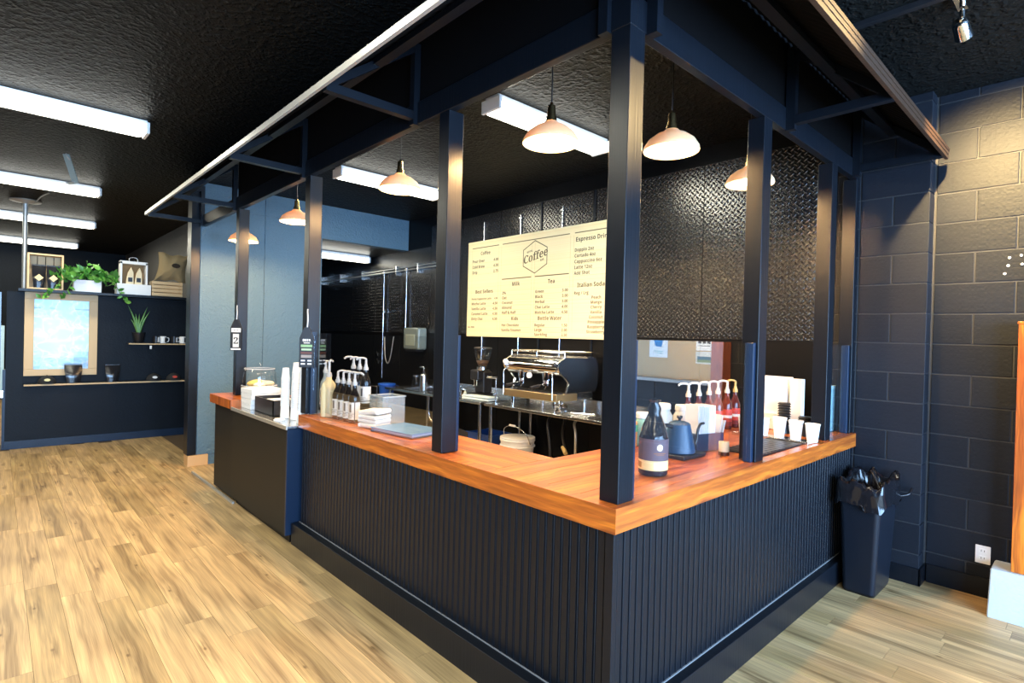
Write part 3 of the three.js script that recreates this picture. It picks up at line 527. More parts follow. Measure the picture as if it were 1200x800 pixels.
{ const t = thing('blue_tub', 'bright blue plastic tub on the end of the sink table', 'tub', [3.93, 0.66, -6.72]); part('tub', lathe([[0, 0], [0.085, 0], [0.105, 0.24], [0.1, 0.24], [0.08, 0.01], [0, 0.01]], 24), M.blue, t); part('lid_rim', lathe([[0.1, 0.235], [0.118, 0.237], [0.118, 0.262], [0.06, 0.27], [0, 0.27]], 24), M.blue, t); part('hanger', [rod([-0.14, 0.235, 0], [0.14, 0.235, 0], 0.006), rod([0.1, 0.235, 0], [0.1, 0.235, 0.155], 0.006)], M.steel, t); }
// under the tables
{ const t = thing('white_bucket', 'white plastic bucket with wire handle under the espresso machine', 'bucket', [4.02, 0.222, -4.2]); part('pail', lathe([[0, 0], [0.15, 0], [0.178, 0.3], [0.186, 0.3], [0.186, 0.325], [0.176, 0.325], [0.17, 0.3], [0.145, 0.012], [0, 0.012]], 32), M.white, t); part('rib', [lathe([[0.176, 0.24], [0.186, 0.242], [0.186, 0.255], [0.177, 0.257]], 32)], M.white, t); part('lid', lathe([[0, 0.322], [0.17, 0.322], [0.185, 0.33], [0.185, 0.336], [0, 0.336]], 32), M.white, t); part('handle', tube([[0, 0.28, -0.19], [-0.05, 0.4, -0.16], [-0.08, 0.46, 0], [-0.05, 0.4, 0.16], [0, 0.28, 0.19]], 0.005, 30), M.steel, t); part('grip', rod([-0.08, 0.458, -0.04], [-0.08, 0.458, 0.04], 0.011), M.white, t); }
{ const t = thing('waste_bin', 'pale waste bin with black liner under the grinder', 'bin', [3.5, 0, -4.72]); part('bin', [ext([[-0.11, 0], [0.11, 0], [0.14, 0.5], [-0.14, 0.5]], 0.26, 0.006).translate(0, 0.006, -0.13)], mat(lin(0.45, 0.48, 0.5), 0.45), t); part('liner', [ext([[-0.145, 0.46], [0.145, 0.46], [0.155, 0.58], [0.05, 0.63], [-0.05, 0.61], [-0.15, 0.6]], 0.28, 0.006).translate(0, 0, -0.14)], M.bagBlack, t); }
{ const t = thing('blue_crate', 'blue plastic crate standing behind the table legs', 'crate', [4.15, 0.222, -4.82]); part('crate', [bx(-0.16, 0, -0.2, 0.16, 0.012, 0.2), bx(-0.16, 0, -0.2, -0.148, 0.28, 0.2), bx(0.148, 0, -0.2, 0.16, 0.28, 0.2), bx(-0.16, 0, -0.2, 0.16, 0.28, -0.188), bx(-0.16, 0, 0.188, 0.16, 0.28, 0.2)], mat(lin(0.012, 0.05, 0.22), 0.4), t); part('rim', [bx(-0.17, 0.27, -0.21, -0.146, 0.285, 0.21), bx(0.146, 0.27, -0.21, 0.17, 0.285, 0.21)], mat(lin(0.012, 0.05, 0.22), 0.4), t); }
{ const t = thing('yellow_tub', 'clear tub with yellow lid under the end of the espresso table', 'tub', [3.98, 0.222, -2.98]); part('tub', lathe([[0, 0], [0.09, 0], [0.105, 0.16], [0.1, 0.16], [0.085, 0.01]], 28), mat(lin(0.45, 0.42, 0.35), 0.3), t); part('lid', lathe([[0.1, 0.155], [0.115, 0.157], [0.117, 0.19], [0.1, 0.2], [0, 0.2]], 28), mat(lin(0.75, 0.36, 0.02), 0.4), t); }
{ const t = thing('drain_hoses', 'dark hoses hanging under the espresso machine', 'hoses', [0, 0, 0]);
  part('hose', tube([[4.3, 0.86, -3.9], [4.0, 0.78, -3.75], [3.95, 0.6, -3.68], [3.92, 0.3, -3.6], [3.95, 0.235, -3.5]], 0.014, 30), M.plasticBlack, t); part('hose', tube([[4.3, 0.84, -3.55], [4.05, 0.8, -3.45], [3.95, 0.7, -3.35], [3.95, 0.45, -3.35], [3.98, 0.235, -3.38]], 0.012, 30), M.galv, t); part('hose', tube([[4.2, 0.84, -3.7], [4.05, 0.66, -3.6], [3.95, 0.5, -3.45], [3.92, 0.235, -3.3]], 0.013, 30), M.plasticBlack, t); part('coupling', rod([3.98, 0.56, -3.53], [3.93, 0.52, -3.45], 0.02), mat(lin(0.6, 0.45, 0.2), 0.4), t); }
for (const [x, z, c, n] of [[4.05, -3.4, [0.02, 0.02, 0.025], 'black'], [4.1, -3.22, [0.25, 0.02, 0.02], 'red-capped'], [4.0, -3.28, [0.03, 0.03, 0.03], 'dark']]) { const t = thing('cleaner_bottle', `small ${n} cleaner bottle on the shelf under the espresso table`, 'bottle', [x, 0.222, z]); part('body', lathe([[0, 0], [0.035, 0], [0.037, 0.1], [0.02, 0.13], [0.015, 0.15]], 18), M.plasticBlack, t); part('cap', cyl(0.018, 0.016, 0.03, 0, 0.148), mat(lin(...c), 0.4), t); }
// ---------- things on the left counter run ----------
const labelTex = (seed, bg, fg) => canvasTex(128, 128, (g) => { g.fillStyle = bg; g.fillRect(0, 0, 128, 128); g.fillStyle = fg; g.fillRect(58, 14, 12, 60); for (let k = 0; k < 4; k++) g.fillRect(30, 84 + k * 9, 40 + 28 * hash(k, seed, 3), 3); });
const labMat = mat(0xffffff, 0.6, { map: labelTex(1, '#efeee8', '#555') });
function syrup(name, label, x, y, z, liquid, opt = {}) {
  const t = thing(name, label, 'syrup bottle', [x, y, z], opt.turn || 0, opt.group), r = opt.r || 0.038;
  part('bottle', lathe([[0, 0], [r - 0.003, 0], [r, 0.006], [r, 0.17], [r * 0.85, 0.195], [0.016, 0.23], [0.014, 0.265], [0.016, 0.268], [0, 0.268]], 24), liquid, t);
  const lab = new THREE.CylinderGeometry(r + 0.0008, r + 0.0008, 0.12, 24, 1, true, Math.PI * 0.85, Math.PI * 1.5); lab.translate(0, 0.085, 0); part('label', lab, opt.lab || labMat, t);
  const p = part('pump', [cyl(0.018, 0.018, 0.022, 0, 0.262), cyl(0.008, 0.008, 0.06, 0, 0.284), cyl(0.013, 0.011, 0.02, 0, 0.284)], opt.pump || M.white, t);
  const a = (opt.pt || 0); part('nozzle', tube([[0, 0.342, 0], [0.02 * Math.cos(a), 0.35, 0.02 * Math.sin(a)], [0.05 * Math.cos(a), 0.348, 0.05 * Math.sin(a)], [0.068 * Math.cos(a), 0.336, 0.068 * Math.sin(a)]], 0.007, 14), opt.pump || M.white, p);
  return t;
}
const ORD = ['first', 'second', 'third', 'fourth', 'fifth'];
const SD = M.darkGlass, greyPump = mat(lin(0.55, 0.58, 0.6), 0.35);
const gS = 'flavour syrup bottles by the glass guard';
{
  const t = thing('bottle_rack', 'black wire rack holding the syrup bottles', 'rack', [1.92, HT, -3.74]);
  part('wire_frame', [...[-0.17, 0.17].flatMap(z => [rod([-0.08, 0.002, z], [-0.08, 0.15, z], 0.003), rod([0.09, 0.002, z], [0.09, 0.25, z], 0.003), rod([-0.08, 0.15, z], [0.09, 0.15, z], 0.003)]), rod([-0.08, 0.15, -0.17], [-0.08, 0.15, 0.17], 0.003), rod([0.09, 0.25, -0.17], [0.09, 0.25, 0.17], 0.003)], M.plasticBlack, t);
  part('step', bx(0.0, 0.0, -0.17, 0.1, 0.1, 0.17, 0.003), M.plasticBlack, t);
}
for (let k = 0; k < 4; k++) syrup('syrup_bottle', `${ORD[k]} dark syrup bottle from the cream jug in the front row of the rack`, 1.855, HT, -3.87 + k * 0.088, SD, { group: gS, pump: greyPump, pt: 0.5 + k * 0.15, turn: 0 });
for (let k = 0; k < 3; k++) syrup('syrup_bottle', `${ORD[k]} dark syrup bottle from the post on the raised row of the rack`, 1.972, HT + 0.101, -3.86 + k * 0.095, SD, { group: gS + ', back row', pump: greyPump, pt: Math.PI + 0.6 });
{
  const t = thing('cream_jug', 'cream-coloured syrup jug with tall clear pump in the bottle rack', 'jug', [1.83, HT, -3.965]);
  part('jug', lathe([[0, 0], [0.05, 0], [0.055, 0.008], [0.056, 0.21], [0.045, 0.25], [0.02, 0.28], [0.02, 0.3], [0, 0.3]], 24), mat(lin(0.68, 0.58, 0.34), 0.35), t); part('pump', [cyl(0.022, 0.02, 0.03, 0, 0.298), cyl(0.01, 0.008, 0.09, 0, 0.325)], greyPump, t); part('nozzle', tube([[0, 0.41, 0], [0.02, 0.42, -0.02], [0.05, 0.41, -0.05]], 0.008, 12), greyPump, t);
}
syrup('syrup_bottle', 'tall clear pump bottle standing between the post and the cream jug', 1.845, HT + 0.06, -4.06, mat(lin(0.35, 0.42, 0.45), 0.15), { pump: greyPump, pt: -0.8 });
{
  const t = thing('plastic_tub', 'clear square plastic container behind the folded white towels', 'container', [2.055, HT, -3.5]);
  part('walls', [bx(-0.09, 0, -0.09, 0.09, 0.004, 0.09), bx(-0.09, 0, -0.09, -0.086, 0.19, 0.09), bx(0.086, 0, -0.09, 0.09, 0.19, 0.09), bx(-0.09, 0, -0.09, 0.09, 0.19, -0.086), bx(-0.09, 0, 0.086, 0.09, 0.19, 0.09)], M.tub, t);
  part('rim', [bx(-0.096, 0.186, -0.096, -0.084, 0.194, 0.096), bx(0.084, 0.186, -0.096, 0.096, 0.194, 0.096), bx(-0.096, 0.186, -0.096, 0.096, 0.194, -0.084), bx(-0.096, 0.186, 0.084, 0.096, 0.194, 0.096)], phys(lin(0.8, 0.85, 0.88), 0.2, { transmission: 0.5, thickness: 0 }), t);
}
cloth('folded_towels', 'stack of folded white towels beside the blue folder', [1.88, HT, -3.36], 0.16, 0.17, 4, mat(lin(0.78, 0.78, 0.75), 0.95), 0.3, 0.03, 21);
{
  const t = thing('menu_folder', 'flat blue folder lying on the counter beside the folded towels', 'folder', [1.95, HT, -3.06], 0.15);
  part('back_cover', bx(-0.14, 0, -0.2, 0.14, 0.008, 0.2, 0.002), mat(lin(0.03, 0.06, 0.12), 0.4), t); part('pages', bx(-0.135, 0.008, -0.195, 0.135, 0.022, 0.195, 0.002), mat(lin(0.25, 0.4, 0.6), 0.6), t); part('front_cover', bx(-0.14, 0.022, -0.2, 0.14, 0.028, 0.2, 0.002), mat(lin(0.1, 0.25, 0.48), 0.25), t);
}
// ---------- right counter run ----------
{
  const t = thing('growler_bottle', 'black growler bottle with brown and cream label at the counter corner', 'bottle', [2.29, HT, -1.46]);
  part('bottle', lathe([[0, 0], [0.062, 0], [0.068, 0.008], [0.068, 0.17], [0.06, 0.2], [0.035, 0.24], [0.022, 0.27], [0.022, 0.3], [0.026, 0.302], [0.026, 0.315], [0, 0.315]], 30), mat(lin(0.012, 0.01, 0.014), 0.12), t);
  part('collar_bag', lathe([[0.064, 0.19], [0.055, 0.225], [0.042, 0.255], [0.03, 0.285], [0.033, 0.31], [0.02, 0.335], [0.03, 0.35]], 9), M.bagBlack, t, 'crumpled shiny black neck wrap');
  const lab = new THREE.CylinderGeometry(0.0688, 0.0688, 0.145, 24, 1, true, Math.PI * 1.05, Math.PI * 1.1); lab.translate(0, 0.1, 0);
  const map = canvasTex(256, 256, (g) => { g.fillStyle = '#5d4c55'; g.fillRect(0, 0, 256, 256); g.fillStyle = '#4a3c46'; g.fillRect(0, 0, 90, 180); g.fillStyle = '#e8c98a'; g.fillRect(0, 176, 256, 80); g.fillStyle = '#a8762f'; g.fillRect(34, 192, 48, 48); g.fillStyle = '#e6d2b0'; g.beginPath(); g.ellipse(180, 66, 16, 28, 0, 0, 7); g.fill(); g.fillStyle = '#8d5a3c'; g.fillRect(150, 110, 66, 8); g.fillRect(160, 124, 46, 5); g.fillStyle = '#f3dfb0'; g.fillRect(150, 188, 80, 56); });
  part('label', lab, mat(0xffffff, 0.6, { map }), t);
}
{ const t = thing('small_white_cup', 'small white cup behind the growler bottle', 'cup', [2.43, HT, -1.53]); part('cup', lathe([[0, 0], [0.026, 0], [0.034, 0.06], [0.031, 0.06], [0.024, 0.006], [0, 0.006]], 20), M.white, t); }
{ const t = thing('small_white_cup', 'small white cup between the corner post and the growler bottle', 'cup', [2.12, HT, -1.5]); part('cup', lathe([[0, 0], [0.028, 0], [0.036, 0.07], [0.033, 0.07], [0.026, 0.006], [0, 0.006]], 20), M.white, t); }
{
  const t = thing('gooseneck_kettle', 'matte blue-black gooseneck kettle on its square base', 'kettle', [2.76, HT, -1.6], 0);
  part('power_base', bx(-0.1, 0, -0.09, 0.14, 0.022, 0.09, 0.008), M.plasticBlack, t);
  part('body', lathe([[0, 0.024], [0.085, 0.024], [0.088, 0.03], [0.082, 0.06], [0.068, 0.13], [0.058, 0.175], [0.056, 0.18], [0, 0.182]], 36), M.teal, t); part('lid', lathe([[0, 0.195], [0.03, 0.193], [0.052, 0.184], [0.054, 0.18]], 28), M.teal, t); part('lid_knob', lathe([[0.008, 0.194], [0.008, 0.205], [0.016, 0.21], [0.016, 0.222], [0, 0.224]], 16), M.plasticBlack, t);
  part('spout', tube([[0.08, 0.05, 0.02], [0.115, 0.05, 0.03], [0.13, 0.085, 0.035], [0.135, 0.13, 0.036], [0.155, 0.165, 0.04], [0.185, 0.17, 0.045]], 0.0075, 30), M.plasticBlack, t);
  part('handle', tube([[-0.055, 0.165, -0.01], [-0.1, 0.175, -0.02], [-0.12, 0.16, -0.022], [-0.125, 0.09, -0.022], [-0.118, 0.06, -0.02]], 0.011, 30), M.plasticBlack, t);
}
{
  const t = thing('napkin_holder', 'navy holder stuffed with white paper sleeves beside the kettle', 'holder', [3.06, HT, -1.62], -0.25);
  part('holder', [bx(-0.11, 0, -0.06, 0.11, 0.1, 0.06, 0.004)], M.navyPlastic, t);
  for (let k = 0; k < 9; k++) part('paper_sleeve', bx(-0.095 + k * 0.016, 0.1, -0.05, -0.082 + k * 0.016, 0.255 + 0.01 * hash(k, 2, 2), 0.05, 0.001), M.paper, t);
  part('paper_sleeve', bx(0.06, 0.1, -0.045, 0.064, 0.22, 0.05).rotateZ(-0.22), M.paper, t); part('paper_sleeve', bx(0.075, 0.1, -0.045, 0.079, 0.2, 0.05).rotateZ(-0.3), M.paper, t);
}
{ const t = thing('cream_shaker', 'small cream-coloured shaker with dark lid beside the post', 'shaker', [3.0, HT, -1.46]); part('body', lathe([[0, 0], [0.026, 0], [0.028, 0.02], [0.028, 0.075], [0, 0.078]], 20), mat(lin(0.75, 0.66, 0.45), 0.4), t); part('base_ring', cyl(0.03, 0.03, 0.02), M.plasticBlack, t); }
for (const [x, z, h, r, m, n] of [[3.0, -1.86, 0.22, 0.06, lin(0.62, 0.7, 0.66), 'large pale jar with white lid behind the kettle'], [3.2, -1.84, 0.2, 0.05, lin(0.7, 0.72, 0.68), 'smaller pale jar with white lid behind the kettle'], [2.86, -1.9, 0.17, 0.05, lin(0.3, 0.55, 0.42), 'greenish jar behind the growler bottle']]) {
  const t = thing('storage_jar', n, 'jar', [x, HT, z]); part('jar', lathe([[0, 0], [r, 0], [r + 0.004, 0.01], [r + 0.004, h * 0.8], [r * 0.8, h * 0.92], [r * 0.8, h]], 24), mat(m, 0.25), t); part('lid', lathe([[0, h + 0.03], [r * 0.8, h + 0.028], [r * 0.86, h + 0.02], [r * 0.86, h - 0.005]], 24), M.white, t);
}
{ const t = thing('snack_box', 'small orange and green printed box behind the growler bottle', 'box', [2.73, HT, -1.93]); part('box', bx(-0.06, 0, -0.04, 0.06, 0.15, 0.04, 0.002), mat(lin(0.75, 0.35, 0.08), 0.5), t); part('band', bx(-0.061, 0.09, -0.041, 0.061, 0.13, 0.041), mat(lin(0.1, 0.45, 0.2), 0.5), t); }
// red syrups
const redLab = mat(0xffffff, 0.55, { map: canvasTex(128, 128, (g) => { g.fillStyle = '#c93a2a'; g.fillRect(0, 0, 128, 128); g.fillStyle = '#f3e6d6'; g.fillRect(10, 46, 108, 22); g.fillStyle = '#7d1d14'; g.fillRect(0, 96, 128, 32); }) });
const ivoryPump = mat(lin(0.78, 0.72, 0.58), 0.4), goldPump = mat(lin(0.62, 0.42, 0.12), 0.4);
[[3.38], [3.52], [3.66], [3.79], [3.93], [4.06, 1], [4.37, 1]].forEach(([x, gold], k) => syrup('red_syrup_bottle', gold ? (k > 5 ? 'red-labelled syrup bottle with golden pump next to the white paper bags' : 'red-labelled syrup bottle with golden pump behind the post') : `${ORD[k]} red-labelled syrup bottle with ivory pump counted from the kettle`, x, HT, -1.9, phys(lin(0.1, 0.012, 0.008), 0.12, {}), { lab: redLab, pump: gold ? goldPump : ivoryPump, pt: Math.PI + 0.75, turn: 0, group: gold ? 'golden-pump red syrups' : 'ivory-pump red syrups' }));
// cups and paper goods in the open bay
{ const t = thing('rubber_mat', 'black ribbed rubber bar mat in front of the white cups', 'mat', [3.52, HT, -1.43]); part('mat', bx(-0.4, 0, -0.1, 0.195, 0.008, 0.13, 0.003), M.plasticBlack, t); for (let k = 0; k < 11; k++) part('rib', bx(-0.38 + k * 0.05, 0.008, -0.095, -0.345 + k * 0.05, 0.011, 0.125), M.plasticBlack, t); }
{ const t = thing('cup_tray', 'low steel tray under the row of white paper cups', 'tray', [3.86, HT, -1.52]); part('tray', [bx(-0.13, 0, -0.24, 0.05, 0.006, 0.25, 0.002), bx(-0.135, 0, -0.24, -0.128, 0.02, 0.25, 0.002)], M.steel, t); }
{
  const mk = (x, z, n) => { const t = thing('paper_cup', n ? (n > 1 ? 'white paper cup with two more nested in it on the steel tray' : 'white paper cup with one more nested in it on the steel tray') : z < -1.7 ? 'single white paper cup beside the post with the red syrups behind' : z < -1.55 ? 'single white paper cup right before the tall lid stack' : 'single white paper cup at the pier end of the steel tray', 'paper cup', [x, HT + 0.006, z], 0, 'white paper cups on the tray'); part('cup', lathe([[0, 0.004], [0.03, 0.004], [0.03, 0], [0.031, 0], [0.043, 0.11], [0.046, 0.112], [0.045, 0.116], [0.042, 0.114], [0.03, 0.006], [0, 0.006]], 28), M.paper, t); for (let k = 1; k <= n; k++) part('nested_rim', lathe([[0.0425, 0.114 + k * 0.008 - 0.006], [0.046, 0.112 + k * 0.008], [0.045, 0.116 + k * 0.008], [0.04, 0.114 + k * 0.008]], 28), M.paper, t); return t; };
  [[3.83, -1.72, 0], [3.86, -1.605, 0], [3.87, -1.5, 2], [3.87, -1.395, 1], [3.86, -1.29, 0]].forEach(a => mk(...a));
}
{
  const t = thing('paper_bag_stack', 'white paper bags standing upright in a holder behind the cups', 'paper bags', [4.25, HT, -1.72], 0.0);
  part('bag', bx(-0.02, 0, -0.13, 0.0, 0.37, 0.13, 0.002).rotateZ(0.06), M.paper, t); part('bag', bx(0.02, 0, -0.1, 0.035, 0.39, 0.14, 0.002).rotateZ(-0.05), M.paper, t); part('bag', bx(-0.03, 0, 0.15, 0.03, 0.38, 0.23, 0.002), M.paper, t); part('holder', bx(-0.05, 0, -0.14, 0.05, 0.12, 0.14, 0.003), M.white, t);
}
{ const t = thing('lid_stack', 'stack of black cup lids lying on its side behind the cups', 'cup lids', [4.1, HT, -1.56]); for (let k = 0; k < 9; k++) { const g = lathe([[0, 0.012], [0.036, 0.012], [0.04, 0.006], [0.044, 0.004], [0.044, 0], [0, 0]], 24); part('lid', g.translate(0, 0.014 + k * 0.0175 + 0.05, 0), M.plasticBlack, t); } part('stand', cyl(0.04, 0.03, 0.065), M.plasticBlack, t); }
{ const t = thing('lid_stack', 'short black stack of cup lids beside the paper bags', 'cup lids', [4.1, HT, -1.42]); for (let k = 0; k < 4; k++) part('lid', lathe([[0, 0.012], [0.036, 0.012], [0.04, 0.006], [0.044, 0.004], [0.044, 0], [0, 0]], 24).translate(0, 0.08 + k * 0.014, 0), M.plasticBlack, t); part('stand', cyl(0.038, 0.03, 0.082), M.plasticBlack, t); }
{ const t = thing('pale_blue_box', 'pale blue carton behind the narrow glass guard by the pier', 'box', [4.46, HT, -1.42]); part('carton', bx(-0.08, 0, -0.05, 0.085, 0.33, 0.05, 0.003), mat(lin(0.35, 0.65, 0.75), 0.6), t); part('flap', bx(-0.082, 0.31, -0.052, 0.087, 0.334, 0.052, 0.002), mat(lin(0.45, 0.7, 0.78), 0.6), t); }
// ---------- low cabinet top ----------
const CT = 0.8825;
function cupStack(x, z, h, r0, r1, label) { const t = thing('tall_cup_stack', label, 'cup stack', [x, CT, z]); part('bottom_cup', lathe([[0, 0], [r0, 0], [r0 + 0.003, 0.004], [r0, 0.01], [r0 - 0.004, 0.11], [0, 0.11]], 24), M.paper, t); const n = Math.floor((h - 0.11) / 0.016); for (let k = 0; k < n; k++) part('cup_rim', lathe([[r0 - 0.006 + (r1 - r0) * k / n, 0], [r0 + 0.001 + (r1 - r0) * k / n, 0.003], [r0 - 0.002 + (r1 - r0) * k / n, 0.016]], 24).translate(0, 0.1 + k * 0.016, 0), M.paper, t); part('top_cup', lathe([[r1 - 0.002, 0], [r1 - 0.01, 0.075], [0, 0.076]], 24).translate(0, 0.1 + n * 0.016, 0), M.paper, t); }
cupStack(1.78, -4.3, 0.5, 0.05, 0.032, 'tallest stack of upturned white paper cups on the service cabinet');
cupStack(1.8, -4.5, 0.4, 0.042, 0.036, 'middle stack of upturned white paper cups on the service cabinet');
cupStack(1.75, -4.6, 0.36, 0.036, 0.034, 'slim stack of upturned white paper cups beside the black tray');
{ const t = thing('white_saucer', 'small white saucer lying before the cup stacks', 'saucer', [1.68, CT, -4.53]); part('dish', lathe([[0, 0.014], [0.034, 0.014], [0.04, 0.008], [0.044, 0.006], [0.044, 0]], 24), M.white, t); }
{ const t = thing('black_tray', 'black open box tray on the service cabinet', 'tray', [1.83, CT, -4.98]); part('walls', [bx(-0.12, 0, -0.22, 0.12, 0.006, 0.22), bx(-0.12, 0, -0.22, -0.112, 0.13, 0.22), bx(0.112, 0, -0.22, 0.12, 0.13, 0.22), bx(-0.12, 0, -0.22, 0.12, 0.13, -0.212), bx(-0.12, 0, 0.212, 0.12, 0.13, 0.22)], M.plasticBlack, t); }
{ const t = thing('napkin_pile', 'white napkins heaped in the black tray', 'napkins', [1.83, CT + 0.007, -4.98]); for (let k = 0; k < 4; k++) part('napkin', bx(-0.09, 0.03 * k, -0.1 + 0.03 * k, 0.09, 0.03 * k + 0.028, 0.19, 0.003), M.paper, t); }
{ const t = thing('white_paper_bag', 'white paper bag with folded flap behind the black tray', 'paper bag', [2.03, CT, -4.85]); part('bag', bx(-0.05, 0, -0.09, 0.05, 0.3, 0.09, 0.004), M.paper, t); part('flap', bx(-0.05, 0.0, -0.1, 0.05, 0.012, 0.1, 0.003).rotateX(0.5).translate(0, 0.33, -0.04), M.paper, t); }
for (let k = 0; k < 4; k++) { const t = thing('white_box', ['bottom flat white carton of the pile beside the cake dome', 'second flat white carton from the bottom of the pile beside the cake dome', 'third flat white carton from the bottom of the pile beside the cake dome', 'topmost flat white carton of the pile beside the cake dome'][k], 'carton', [1.79, CT + k * 0.046, -5.38], 0.02 * k, 'pile of flat white cartons'); part('carton', bx(-0.1, 0, -0.13, 0.1 + (k > 1 ? 0.08 : 0), 0.044, 0.13, 0.003), M.white, t); part('lid_seam', bx(-0.101, 0.032, -0.131, 0.101, 0.034, 0.131), mat(lin(0.6, 0.6, 0.58), 0.7), t); }
{
  const t = thing('cake_cover', 'clear cake dome with pastries on a black stand', 'cake dome', [1.93, 0.951, -5.75]);
  part('stand', cb(0.26, 0.085, 0.26, 0, 0, 0, 0.006), M.plasticBlack, t); part('plate', lathe([[0, 0.087], [0.17, 0.087], [0.185, 0.1], [0.18, 0.104], [0.165, 0.095], [0, 0.094]], 36), M.clear, t);
  part('dome', lathe([[0.16, 0.1], [0.155, 0.2], [0.14, 0.27], [0.1, 0.285], [0.03, 0.29], [0, 0.29]], 36), phys(0xffffff, 0.02, { transmission: 1, thickness: 0, ior: 1.5 }), t); part('dome_rim', [lathe([[0.158, 0.1], [0.166, 0.1], [0.166, 0.108], [0.158, 0.108]], 36), lathe([[0.136, 0.268], [0.144, 0.266], [0.142, 0.274]], 36)], phys(lin(0.9, 0.93, 0.95), 0.15, { transmission: 0.45, thickness: 0 }), t); part('knob', lathe([[0.008, 0.29], [0.008, 0.3], [0.018, 0.31], [0.014, 0.325], [0, 0.328]], 16), M.clear, t);
  const pas = (x, z, r, c) => { const g = new THREE.SphereGeometry(r, 16, 10); g.scale(1.3, 0.55, 0.9); g.translate(x, 0.094 + r * 0.5, z); part('pastry', g, mat(lin(...c), 0.7), t); };
  pas(-0.05, 0.03, 0.06, [0.6, 0.42, 0.12]); pas(0.06, 0.04, 0.055, [0.7, 0.6, 0.4]); pas(0.0, -0.06, 0.06, [0.66, 0.5, 0.2]); pas(-0.03, 0.09, 0.045, [0.75, 0.68, 0.5]);
}
// bottle-shaped signs on the posts
function bottleSign(z, y, draw, label) {
  const t = thing('bottle_sign', label, 'sign', [1.734, y, z], 1.0);
  const s = [[-0.05, 0], [0.05, 0], [0.05, 0.22], [0.022, 0.29], [0.018, 0.3], [-0.018, 0.3], [-0.022, 0.29], [-0.05, 0.22]];
  const g = ext(s, 0.016, 0.002); g.rotateY(-Math.PI / 2); part('plate', g, M.plasticBlack, t);
  const f = new THREE.PlaneGeometry(0.094, 0.22); f.rotateY(-Math.PI / 2); f.translate(-0.0186, 0.112, 0); part('print', f, mat(0xffffff, 0.5, { map: canvasTex(128, 300, draw) }), t);
  part('hook', tube([[-0.009, 0.295, 0], [-0.012, 0.36, 0.004], [-0.006, 0.42, 0], [-0.002, 0.44, 0]], 0.006, 16), M.galv, t);
}
bottleSign(-5.838, 1.40, (g) => { g.fillStyle = '#101214'; g.fillRect(0, 0, 128, 300); g.fillStyle = '#d8d8d4'; g.fillRect(6, 8, 116, 54); g.fillStyle = '#555'; g.font = 'bold 34px sans-serif'; g.textAlign = 'center'; g.fillText('BAR', 64, 46); g.fillStyle = '#bdbdb8'; g.fillRect(26, 84, 76, 178); g.fillStyle = '#101214'; g.font = 'bold 120px serif'; g.fillText('2', 64, 216); g.fillStyle = '#e6e6e2'; g.fillRect(4, 278, 120, 20); }, 'black bottle-shaped sign with white print hanging on the post above the cake dome');
bottleSign(-4.15, 1.33, (g) => { g.fillStyle = '#14171a'; g.fillRect(0, 0, 128, 300); g.fillStyle = '#e8e8e8'; g.font = 'bold 34px sans-serif'; g.textAlign = 'center'; g.fillText('BEER', 64, 36); g.fillRect(36, 48, 60, 8); g.fillStyle = '#7ea070'; g.fillRect(8, 70, 112, 26); g.fillStyle = '#9db58e'; g.fillRect(14, 110, 100, 20); g.fillStyle = '#5b2f22'; g.fillRect(8, 146, 112, 20); g.fillStyle = '#8a8076'; g.fillRect(12, 176, 104, 30); g.fillStyle = '#e8e8e8'; for (const y of [228, 262]) { g.fillRect(12, y, 40, 14); g.fillRect(76, y, 40, 14); } }, 'black bottle-shaped sign with green band hanging on the post above the tallest cup stack');
// ---------- display wall ----------
{
  const t = thing('ledge_shelf', 'long black ledge on top of the display wall', 'shelf', [0, 2.02, 0]); part('board', bx(0.2, 0, -9.72, 2.249, 0.035, -9.3, 0.003), M.black, t);
  const m = thing('mug_shelf', 'short wooden-edged black shelf holding the mugs and aloe', 'shelf', [0, 1.355, 0]); part('board', bx(1.37, 0, -9.528, 2.249, 0.022, -9.36, 0.003), M.black, m); part('live_edge', bx(1.37, 0.002, -9.362, 2.249, 0.02, -9.35, 0.002), M.paleWood, m); part('tag', bx(1.62, -0.06, -9.35, 1.645, -0.012, -9.347), M.white, m);
  const l = thing('bag_shelf', 'long wooden-edged shelf holding coffee bags and caps', 'shelf', [0, 0.815, 0]); part('board', bx(0.27, 0, -9.528, 2.249, 0.024, -9.34, 0.003), M.black, l); part('live_edge', bx(0.27, 0.002, -9.342, 2.249, 0.022, -9.33, 0.002), M.paleWood, l);
}
